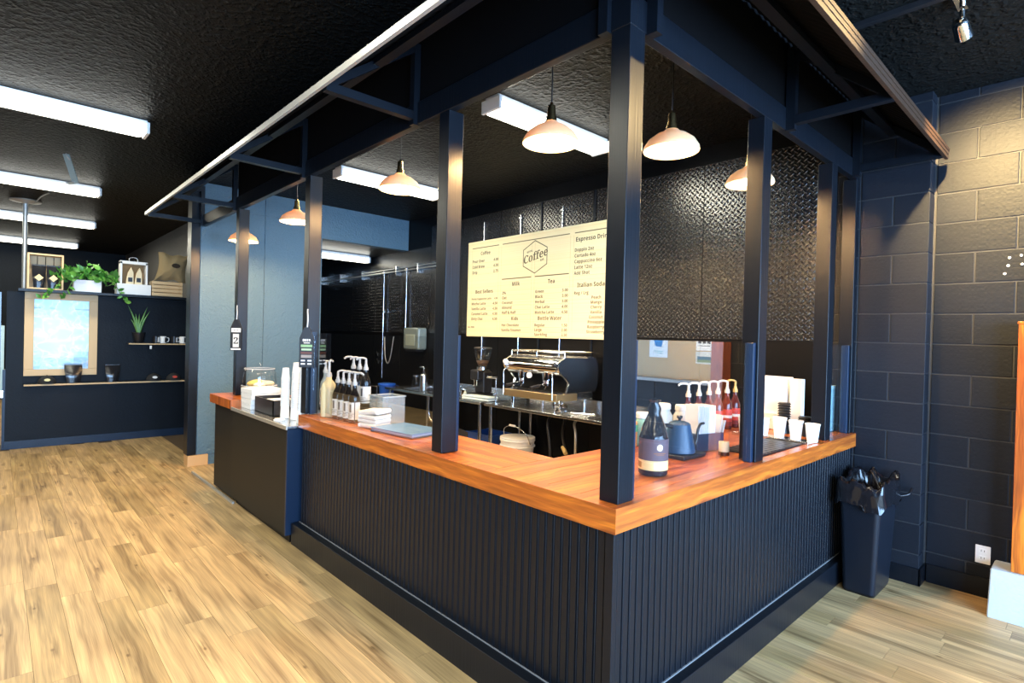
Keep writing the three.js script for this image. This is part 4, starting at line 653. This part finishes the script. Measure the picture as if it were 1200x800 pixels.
{
  const t = thing('framed_mirror', 'wood-framed mirror panel with its pale blue reflection painted in', 'mirror', [0.27, 0.935, -9.529]);
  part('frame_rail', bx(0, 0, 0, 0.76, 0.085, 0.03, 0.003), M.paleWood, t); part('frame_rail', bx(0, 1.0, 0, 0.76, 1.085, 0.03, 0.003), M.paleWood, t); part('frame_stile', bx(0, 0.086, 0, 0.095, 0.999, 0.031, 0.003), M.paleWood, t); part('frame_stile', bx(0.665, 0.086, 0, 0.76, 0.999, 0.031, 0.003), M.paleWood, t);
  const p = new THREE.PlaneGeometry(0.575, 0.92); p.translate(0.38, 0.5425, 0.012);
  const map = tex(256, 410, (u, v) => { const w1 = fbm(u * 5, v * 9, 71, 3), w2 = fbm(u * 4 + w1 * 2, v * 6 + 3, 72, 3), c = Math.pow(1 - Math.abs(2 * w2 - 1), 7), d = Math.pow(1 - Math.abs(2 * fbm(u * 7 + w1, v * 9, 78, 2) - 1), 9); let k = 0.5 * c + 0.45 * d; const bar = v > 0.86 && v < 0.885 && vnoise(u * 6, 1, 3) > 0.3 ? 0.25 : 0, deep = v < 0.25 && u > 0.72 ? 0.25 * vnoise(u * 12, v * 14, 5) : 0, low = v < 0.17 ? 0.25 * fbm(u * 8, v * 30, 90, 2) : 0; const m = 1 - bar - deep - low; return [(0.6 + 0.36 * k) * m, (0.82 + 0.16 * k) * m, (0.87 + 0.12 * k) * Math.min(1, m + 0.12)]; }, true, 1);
  part('print', p, mat(0xffffff, 0.15, { map }), t);  // mirror reflection of the bright outside, painted as a flat colour map
}
const LT = 2.0555;
function coffeeBag(x, y, z, w, h, label, group, emblem, turn = 0) {
  const t = thing('coffee_bag', label, 'coffee bag', [x, y, z], turn, group), g = new THREE.BoxGeometry(w, h, 0.09, 6, 8, 4), p = g.attributes.position;
  for (let i = 0; i < p.count; i++) { const v = p.getY(i) / h + 0.5, f = Math.min(1, (1 - v) * 1.6 + 0.08); p.setZ(i, p.getZ(i) * f * (1 - 0.25 * Math.pow(Math.abs(p.getX(i) / w * 2), 2))); p.setX(i, p.getX(i) * (0.72 + 0.28 * Math.min(1, v * 1.5)) ); }
  g.translate(0, h / 2, 0); g.computeVertexNormals(); part('pouch', g, M.bagBlack, t);
  if (emblem) { const d = cyl(0.045, 0.045, 0.003, 0, 0, 0, 4); d.rotateX(Math.PI / 2); d.translate(0, h * 0.45, 0.047); part('emblem', d, mat(lin(0.7, 0.55, 0.25), 0.5), t); }
  part('top_seal', bx(-w / 2, h - 0.006, -0.007, w / 2, h + 0.008, 0.007), M.bagBlack, t);
}
{
  const t = thing('wooden_crate', 'open pale wooden crate box standing on the ledge', 'crate', [0.465, LT, -9.46]); const W = 0.18, H = 0.46;
  part('side', bx(-W, 0, -0.1, -W + 0.02, H, 0.1, 0.002), M.paleWood, t); part('side', bx(W - 0.02, 0, -0.1, W, H, 0.1, 0.002), M.paleWood, t); part('top', bx(-W + 0.02, H - 0.02, -0.1, W - 0.02, H, 0.1, 0.002), M.paleWood, t); part('bottom', bx(-W + 0.02, 0, -0.1, W - 0.02, 0.02, 0.1, 0.002), M.paleWood, t); for (let k = 0; k < 4; k++) part('back_slat', bx(-W + 0.025 + k * 0.083, 0.02, -0.1, -W + 0.1 + k * 0.083, H - 0.02, -0.09, 0.002), M.paleWood, t);
}
coffeeBag(0.4, LT + 0.021, -9.42, 0.14, 0.29, 'black coffee bag with tan diamond in the crate, beside the ceiling pole', 'bags in the crate', true); coffeeBag(0.545, LT + 0.021, -9.42, 0.14, 0.29, 'black coffee bag with tan diamond in the crate, beside the pothos', 'bags in the crate', true);
function leafGeo(s) { const g = new THREE.PlaneGeometry(0.07 * s, 0.1 * s, 2, 3), p = g.attributes.position; for (let i = 0; i < p.count; i++) { const v = p.getY(i) / (0.1 * s) + 0.5, w = Math.sin(Math.PI * Math.min(1, 0.12 + v * 0.88)) * (1 - 0.25 * v); p.setX(i, p.getX(i) * w); p.setZ(i, 0.25 * Math.abs(p.getX(i)) - 0.03 * s * v * v); } g.translate(0, 0.05 * s, 0); g.computeVertexNormals(); return g; }
{
  const t = thing('pothos_plant', 'trailing green pothos in a white square planter on the ledge', 'plant', [0.9, LT, -9.45]);
  part('planter', [bx(-0.15, 0, -0.1, 0.15, 0.16, 0.1, 0.006)], M.white, t); part('soil', bx(-0.135, 0.155, -0.085, 0.135, 0.163, 0.085), mat(lin(0.03, 0.02, 0.012), 0.9), t);
  const leaves = [], pale = [], stems = [];
  const put = (arr, x, y, z, s) => { const g = leafGeo(s); g.applyMatrix4(new THREE.Matrix4().compose(V(x, y, z), new THREE.Quaternion().setFromEuler(new THREE.Euler(rr(-0.9, 1.5), rr(-1.4, 1.4), rr(-2.2, 2.2))), V(1, 1, 1))); arr.push(g); };
  for (let k = 0; k < 210; k++) { const a = rr(0, 6.28), r = Math.sqrt(rnd()) * 0.3, x = Math.cos(a) * r * 1.15, z = Math.sin(a) * 0.13 + 0.03, y = 0.15 + rr(0, 0.24) * (1 - r * 1.8); put(rnd() > 0.75 ? pale : leaves, x, Math.max(0.03, y), z, rr(0.7, 1.15)); }
  for (const [sx, dir, n] of [[-0.16, -1, 22], [0.16, 1, 16], [-0.1, -1, 14]]) { const pts = []; for (let k = 0; k < n; k++) { const q = k / n, x = sx + dir * q * (n > 15 ? 0.34 : 0.2), y = 0.17 - 0.26 * q + 0.06 * Math.sin(q * 6), z = 0.12 + 0.06 * Math.sin(q * 5); pts.push([x, y, Math.max(z, 0.13)]); put(rnd() > 0.7 ? pale : leaves, x, y, Math.max(z, 0.15), rr(0.6, 0.9)); } stems.push(tube(pts, 0.004, 30, 5)); }
  part('foliage', leaves, M.green, t).userData.kind = 'stuff'; part('foliage', pale, mat(lin(0.16, 0.4, 0.06), 0.4, { side: THREE.DoubleSide }), t).userData.kind = 'stuff'; part('vine', stems, mat(lin(0.1, 0.2, 0.04), 0.6), t);
}
{
  const t = thing('white_crate', 'white painted display caddy with wire handle on the ledge', 'caddy', [1.42, LT, -9.44]);
  part('lower_box', [bx(-0.2, 0, -0.1, 0.2, 0.15, 0.1, 0.004)], M.white, t); for (const s of [-1, 1]) part('post', bx(s * 0.15 - 0.012, 0.15, -0.09, s * 0.15 + 0.012, 0.46, 0.06, 0.002), M.white, t);
  part('top_rail', bx(-0.162, 0.43, -0.09, 0.162, 0.47, 0.06, 0.002), M.white, t); part('back', bx(-0.14, 0.15, -0.09, 0.14, 0.43, -0.08), mat(lin(0.32, 0.18, 0.07), 0.7), t); part('handle', tube([[-0.05, 0.47, -0.01], [-0.045, 0.515, -0.01], [0, 0.53, -0.01], [0.045, 0.515, -0.01], [0.05, 0.47, -0.01]], 0.006, 20), M.galv, t);
}
for (const [x, n] of [[1.37, 0], [1.47, 1]]) { const t = thing('tan_bag', n ? 'small tan coffee bag in the white caddy, on the burlap sack side' : 'small tan coffee bag in the white caddy, on the pothos side', 'coffee bag', [x, LT + 0.151, -9.42], 0, 'small bags in the white caddy'); part('pouch', ext([[-0.04, 0], [0.045, 0], [0.04, 0.16], [0.015, 0.23], [-0.02, 0.15]], 0.04, 0.004), mat(lin(0.75, 0.62, 0.4), 0.6), t); part('print', bx(-0.02, 0.03, 0.044, 0.03, 0.09, 0.0455), M.plasticBlack, t); }
{
  const t = thing('slatted_crate', 'pale slatted wooden crate under the burlap sack', 'crate', [1.83, LT, -9.44]);
  for (let k = 0; k < 4; k++) { part('slat', bx(-0.2, 0.008 + k * 0.055, 0.09, 0.185, 0.05 + k * 0.055, 0.1, 0.002), M.paleWood, t); part('slat', bx(-0.2, 0.008 + k * 0.055, -0.1, 0.185, 0.05 + k * 0.055, -0.09, 0.002), M.paleWood, t); }
  for (const x of [-0.19, 0.17]) part('end_board', bx(x, 0, -0.09, x + 0.014, 0.22, 0.09, 0.002), M.paleWood, t); part('bottom', bx(-0.18, 0.004, -0.09, 0.17, 0.014, 0.09), M.paleWood, t);
}
{
  const t = thing('burlap_sack', 'tan burlap coffee sack with dark stamp on the slatted crate', 'sack', [1.9, LT + 0.222, -9.46]), g = new THREE.BoxGeometry(0.42, 0.44, 0.16, 14, 14, 4), p = g.attributes.position;
  for (let i = 0; i < p.count; i++) { const u = p.getX(i) / 0.21, v = p.getY(i) / 0.22, e = Math.max(0, 1 - Math.pow(Math.max(Math.abs(u), Math.abs(v)), 3)); p.setZ(i, p.getZ(i) * (0.12 + 0.88 * e) + 0.02 * (fbm(u * 3, v * 3, 55, 2) - 0.5)); const pinch = 1 - 0.17 * (1 - v * v); p.setX(i, p.getX(i) * pinch + 0.03 * v); p.setY(i, p.getY(i) * (1 - 0.16 * (1 - u * u)) + 0.012 * Math.sin(u * 7)); }
  g.translate(0, 0.215, 0); g.computeVertexNormals();
  part('sack', uvm(g), mat(lin(0.32, 0.23, 0.11), 0.9, { bumpMap: tex(256, 256, (u, v) => 0.5 + 0.25 * Math.sin(u * 200) + 0.25 * Math.sin(v * 200), false, 0.3), bumpScale: 0.002 }), t);
  const st = new THREE.CircleGeometry(0.055, 20); st.scale(1, 0.6, 1); st.translate(0.03, 0.24, 0.096); part('stamp', st, mat(lin(0.03, 0.02, 0.012), 0.9), t);
}
// mug shelf
{
  const t = thing('aloe_plant', 'aloe plant with upright pointed leaves in a black pot', 'plant', [1.5, 1.378, -9.44]);
  part('pot', lathe([[0, 0], [0.055, 0], [0.08, 0.14], [0.085, 0.142], [0.085, 0.15], [0.072, 0.15], [0.06, 0.12], [0, 0.12]], 24), M.plasticBlack, t);
  for (const [a, lean, h] of [[2.9, 0.35, 0.42], [2.5, 0.2, 0.3], [0.2, 0.25, 0.4], [0.5, 0.42, 0.34], [1.6, 0.1, 0.3], [4.2, 0.35, 0.26], [5.5, 0.3, 0.28], [1.2, 0.35, 0.24], [3.6, 0.5, 0.22]]) {
    const n = 8, pos = [], idx = []; for (let k = 0; k <= n; k++) { const q = k / n, r = lean * h * q * (0.5 + 0.5 * q), w = 0.024 * (1 - Math.pow(q, 1.6)) + 0.0005, cx = Math.cos(a) * r, cz = Math.sin(a) * r * 0.4, y = 0.12 + h * q; pos.push(cx - w, y, cz, cx, y, cz + w * 0.7, cx + w, y, cz, cx, y, cz - w * 0.5); if (k < n) for (let e = 0; e < 4; e++) { const i = 4 * k + e, j = 4 * k + (e + 1) % 4; idx.push(i, j, i + 4, j, j + 4, i + 4); } }
    const g = new THREE.BufferGeometry(); g.setAttribute('position', new THREE.Float32BufferAttribute(pos, 3)); g.setIndex(idx); g.computeVertexNormals(); part('leaf', g, M.aloe ??= mat(lin(0.12, 0.27, 0.08), 0.45, { side: THREE.DoubleSide }), t);
  }
}
[1.71, 1.8, 1.94, 2.05].forEach((x, k) => { const t = thing('mug', `${['first', 'second', 'third', 'fourth'][k]} mug from the aloe plant on the short shelf`, 'mug', [x, 1.378, -9.43], 0, 'mugs on the short shelf'); part('body', lathe([[0, 0], [0.04, 0], [0.042, 0.004], [0.042, 0.1], [0.039, 0.1], [0.038, 0.008], [0, 0.008]], 24), k % 2 ? M.white : M.plasticBlack, t); part('band', new THREE.CylinderGeometry(0.0428, 0.0428, 0.07, 24, 1, true, 0.3, 1.4).translate(0, 0.05, 0), k % 2 ? M.plasticBlack : M.white, t); part('handle', tube([[0.04, 0.08, 0], [0.065, 0.078, 0], [0.07, 0.05, 0], [0.062, 0.025, 0], [0.04, 0.022, 0]], 0.006, 16), M.white, t); });
const ST = 0.8395;
coffeeBag(0.77, ST, -9.43, 0.19, 0.24, 'black coffee pouch under the framed panel', 'pouches on the long shelf', false); coffeeBag(1.2, ST, -9.43, 0.17, 0.23, 'black coffee pouch right of the framed panel', 'pouches on the long shelf', false);
for (const [x, lab, c] of [[0.5, 'black cap with pale emblem below the framed panel', [0.6, 0.55, 0.3]], [1.69, 'black cap with white emblem on the long shelf', [0.7, 0.7, 0.7]], [1.94, 'black cap with red emblem on the long shelf', [0.55, 0.06, 0.04]]]) {
  const t = thing('cap', lab, 'cap', [x, ST, -9.43]); const d = new THREE.SphereGeometry(0.095, 24, 12, 0, Math.PI * 2, 0, Math.PI / 2); d.scale(1, 1.05, 1); part('crown', d, M.capB ??= mat(lin(0.012, 0.012, 0.013), 0.85), t); const b = cyl(0.09, 0.09, 0.008, 0, 0, 0.06, 24); b.scale(0.95, 1, 0.9); part('visor', b, M.capB, t); const e = new THREE.CircleGeometry(0.032, 16); e.scale(1, 0.6, 1); e.rotateX(-0.5); e.translate(0, 0.05, 0.092); part('emblem', e, mat(lin(...c), 0.7), t); part('button', new THREE.SphereGeometry(0.008, 8, 6).translate(0, 0.1, 0), M.capB, t);
}
// rear room bits
{ const t = thing('ceiling_pole', 'grey pole hanging from a round ceiling plate behind the display wall', 'pole', [0.28, CH, -10.2]); part('plate', lathe([[0, 0], [0.17, 0], [0.17, -0.02], [0.05, -0.04], [0.03, -0.05]], 28), M.galv, t); part('shaft', cyl(0.028, 0.028, 1.6, 0, -1.62), M.galv, t); part('stay_wire', tube([[0.1, -0.03, 0.1], [0.14, -0.01, 0.5], [0.2, 0.0 - 0.02, 0.9]], 0.008, 16), M.galv, t); }
{ const t = thing('hanging_bracket', 'pale slanted metal bracket hanging by the second tube light', 'bracket', [0.52, CH, -7.2]); part('plate', bar([-0.03, -0.01, 0.1], [0.06, -0.26, -0.02], 0.06, 0.01), mat(lin(0.3, 0.38, 0.38), 0.4, { metalness: 0.5 }), t); part('hook', tube([[-0.03, -0.005, 0.1], [-0.02, -0.04, 0.12], [0, -0.06, 0.1]], 0.006, 12), M.galv, t); part('foot', bar([0.06, -0.25, -0.02], [0.0, -0.26, -0.08], 0.05, 0.01), M.galv, t); }
{ const t = thing('glass_door_leaf', 'pale green edged glass door beside the display wall', 'door', [0.05, 0, -9.56]); part('pane', bx(-0.9, 0.02, -0.02, 0, 2.0, 0.02), M.darkGlass, t); part('edge_strip', bx(0.0, 0.75, -0.022, 0.035, 1.58, 0.022, 0.003), mat(lin(0.35, 0.45, 0.4), 0.4), t); part('latch', [bx(-0.03, 0.66, 0.02, 0.035, 0.76, 0.05, 0.005), rod([-0.04, 0.56, 0.05], [0.0, 0.56, 0.05], 0.012)], M.chrome, t); }
// ---------- right side ----------
{
  const t = thing('trash_can', 'tall slim black trash can with crumpled liner beside the counter', 'trash can', [4.27, 0, -1.07], 0.0);
  const H = 0.68, ring = (w, d, y, r) => { const o = []; const n = 6; for (const [sx, sz, a0] of [[1, 1, 0], [-1, 1, Math.PI / 2], [-1, -1, Math.PI], [1, -1, 1.5 * Math.PI]]) for (let k = 0; k <= n; k++) { const a = a0 + k / n * Math.PI / 2; o.push([sx * (w - r) + r * Math.cos(a), y, sz * (d - r) + r * Math.sin(a)]); } return o; };
  const skin = (rings, capEnd) => { const pos = [], idx = [], n = rings[0].length; rings.forEach(r => r.forEach(p => pos.push(...p))); for (let i = 0; i + 1 < rings.length; i++) for (let k = 0; k < n; k++) { const a = i * n + k, b = i * n + (k + 1) % n; idx.push(a, a + n, b, b, a + n, b + n); } if (capEnd) { const c = pos.length / 3; pos.push(0, rings[0][0][1], 0); for (let k = 0; k < n; k++) idx.push(c, k, (k + 1) % n); } const g = new THREE.BufferGeometry(); g.setAttribute('position', new THREE.Float32BufferAttribute(pos, 3)); g.setIndex(idx); g.computeVertexNormals(); return g; };
  const canMat = phys(lin(0.006, 0.0085, 0.014), 0.32, { specularIntensity: 0.6, side: THREE.DoubleSide });
  part('can', skin([ring(0.18, 0.088, 0, 0.03), ring(0.185, 0.092, 0.02, 0.03), ring(0.215, 0.122, H, 0.035), ring(0.222, 0.13, H, 0.035), ring(0.222, 0.13, H + 0.02, 0.035), ring(0.21, 0.118, H + 0.02, 0.03), ring(0.2, 0.108, H - 0.3, 0.03)], true), canMat, t);
  // crumpled liner
  const loop = (w, d, y) => { const o = [], n = 96; for (let k = 0; k < n; k++) { const q = k / n * Math.PI * 2, c = Math.cos(q), s2 = Math.sin(q), e = Math.pow(Math.pow(Math.abs(c), 6) + Math.pow(Math.abs(s2), 6), -1 / 6); o.push([w * c * e, y, d * s2 * e]); } return o; };
  const lr = []; const prof = [[0.19, 0.095, H - 0.2], [0.2, 0.108, H - 0.06], [0.21, 0.118, H + 0.03], [0.224, 0.132, H + 0.045], [0.234, 0.142, H + 0.025], [0.238, 0.147, H - 0.02], [0.236, 0.146, H - 0.06], [0.243, 0.152, H - 0.1]];
  prof.forEach(([w, d, y], i) => lr.push(loop(w, d, y).map((p, k) => { const q = k / 96 * Math.PI * 2, a1 = fbm(Math.cos(q) * 7 + 3, Math.sin(q) * 7 + i * 0.55, 61, 3) - 0.5, a2 = fbm(Math.cos(q) * 3.2 + i * 0.2, Math.sin(q) * 3.2, 66, 2) - 0.5, f = 1 + (i > 2 ? 0.11 : 0.16) * a1 + (i < 2 ? -0.08 : 0); return [p[0] * f, p[1] + (i > 0 ? 0.13 * a2 + 0.03 * a1 : 0) - (i > 5 ? 0.06 * Math.abs(a2) : 0), p[2] * Math.min(f, 1.03)]; })));
  part('liner', skin(lr), mat(lin(0.006, 0.006, 0.008), 0.16, { side: THREE.DoubleSide }), t, 'shiny crumpled black liner');
  part('liner_tuft', tube([[-0.14, H + 0.0, 0.1], [-0.12, H + 0.08, 0.06], [-0.08, H + 0.1, 0.03], [-0.07, H - 0.02, 0.02]], 0.012, 20, 5), M.bagBlack, t); part('liner_tuft', tube([[0.17, H - 0.08, 0.13], [0.2, H - 0.06, 0.18], [0.25, H - 0.03, 0.19]], 0.01, 14, 5), M.bagBlack, t);
}
{
  const t = thing('power_outlet', 'white wall outlet on the block wall near the floor', 'outlet', [XR - 0.0005, 0.215, -0.527]); part('plate', bx(-0.006, 0, -0.038, 0, 0.115, 0.038, 0.002), M.white, t);
  for (const y of [0.022, 0.068]) { const s = part('socket', bx(-0.008, y, -0.018, -0.005, y + 0.028, 0.018, 0.001), M.paper, t); part('slot', [bx(-0.0086, y + 0.008, -0.009, -0.0078, y + 0.02, -0.006), bx(-0.0086, y + 0.008, 0.006, -0.0078, y + 0.02, 0.009)], M.plasticBlack, s); }
}
{ const t = thing('wooden_post', 'orange stained wooden post standing on the pale footing block', 'post', [4.55, 0.264, -0.325]); part('post', bx(-0.06, 0, -0.05, 0.08, 1.49, 0.06, 0.003), M.orangeZ, t); part('cap', bx(-0.065, 1.49, -0.055, 0.085, 1.505, 0.065, 0.003), M.orangeZ, t); }
{ const t = thing('footing_block', 'pale blue-grey sloped concrete footing on the floor', 'footing', [4.52, 0, -0.3]); const g = ext([[-0.15, 0], [0.15, 0], [0.15, 0.25], [-0.05, 0.25]], 0.34, 0.006); g.translate(0, 0.006, -0.16); part('block', uvm(g), mat(lin(0.42, 0.48, 0.5), 0.8, { bumpMap: blockBump, bumpScale: 0.003 }), t); }
{ // bulletin board seen only as a reflection in the glass guard
  const t = thing('bulletin_board', 'tan wooden bulletin board on the wall beyond the wooden post', 'board', [XR - 0.002, 1.25, 0]);
  part('panel', bx(-0.02, 0, -0.22, 0, 0.95, 1.3, 0.002), mat(lin(0.55, 0.38, 0.2), 0.6, { bumpMap: brushed, bumpScale: 0.001 }), t); part('ledge', bx(-0.16, -0.03, -0.24, 0, 0.0, 1.3, 0.003), mat(lin(0.4, 0.38, 0.36), 0.5), t); part('frame', bx(-0.05, 0, -0.3, 0, 0.95, -0.22, 0.003), mat(lin(0.38, 0.33, 0.3), 0.5), t);
}
for (const [z0, z1, y0, y1, n, f] of [[0.26, 0.46, 1.44, 1.72, 'white poster with blue shape on the bulletin board', (g) => { g.fillStyle = '#eef3f4'; g.fillRect(0, 0, 128, 180); g.fillStyle = '#2f86c8'; g.beginPath(); g.moveTo(30, 70); g.lineTo(64, 40); g.lineTo(100, 66); g.lineTo(88, 112); g.lineTo(42, 116); g.closePath(); g.fill(); g.fillStyle = '#9cc'; g.fillRect(30, 140, 68, 5); g.fillRect(30, 152, 50, 5); }], [-0.19, -0.03, 1.52, 1.72, 'white notice with dark row of pictures on the bulletin board', (g) => { g.fillStyle = '#eceee8'; g.fillRect(0, 0, 128, 180); g.fillStyle = '#444'; for (let k = 0; k < 3; k++) g.fillRect(16 + k * 36, 90, 26, 34); g.fillRect(16, 140, 96, 5); }], [-0.19, -0.03, 1.4, 1.51, 'small landscape print under the white notice', (g) => { g.fillStyle = '#d5d8d0'; g.fillRect(0, 0, 128, 180); g.fillStyle = '#55788a'; g.fillRect(10, 70, 108, 60); g.fillStyle = '#8a9a70'; g.fillRect(10, 120, 108, 40); }]]) {
  const t = thing('notice', n, 'poster', [XR - 0.0235, y0, (z0 + z1) / 2]); const p = bx(-0.0015, 0, -(z1 - z0) / 2, 0, y1 - y0, (z1 - z0) / 2); part('sheet', p, M.paper, t); const q = new THREE.PlaneGeometry(z1 - z0 - 0.004, y1 - y0 - 0.004); q.rotateY(-Math.PI / 2); q.translate(-0.002, (y1 - y0) / 2, 0); part('print', q, mat(0xffffff, 0.7, { map: canvasTex(128, 180, f) }), t);
}
{ const t = thing('wall_anchors', 'five small white wall plugs clustered on the upper block wall', 'wall plugs', [XR - 0.001, 2.08, -0.42]); for (const [z, y] of [[-0.025, 0.1], [0.03, 0.11], [-0.03, 0.05], [0.035, 0.055], [-0.045, 0.0]]) part('plug', (() => { const g = new THREE.CylinderGeometry(0.007, 0.008, 0.006, 12); g.rotateZ(Math.PI / 2); g.translate(-0.003, y, z); return g; })(), M.white, t); }
renderer.render(scene, camera);
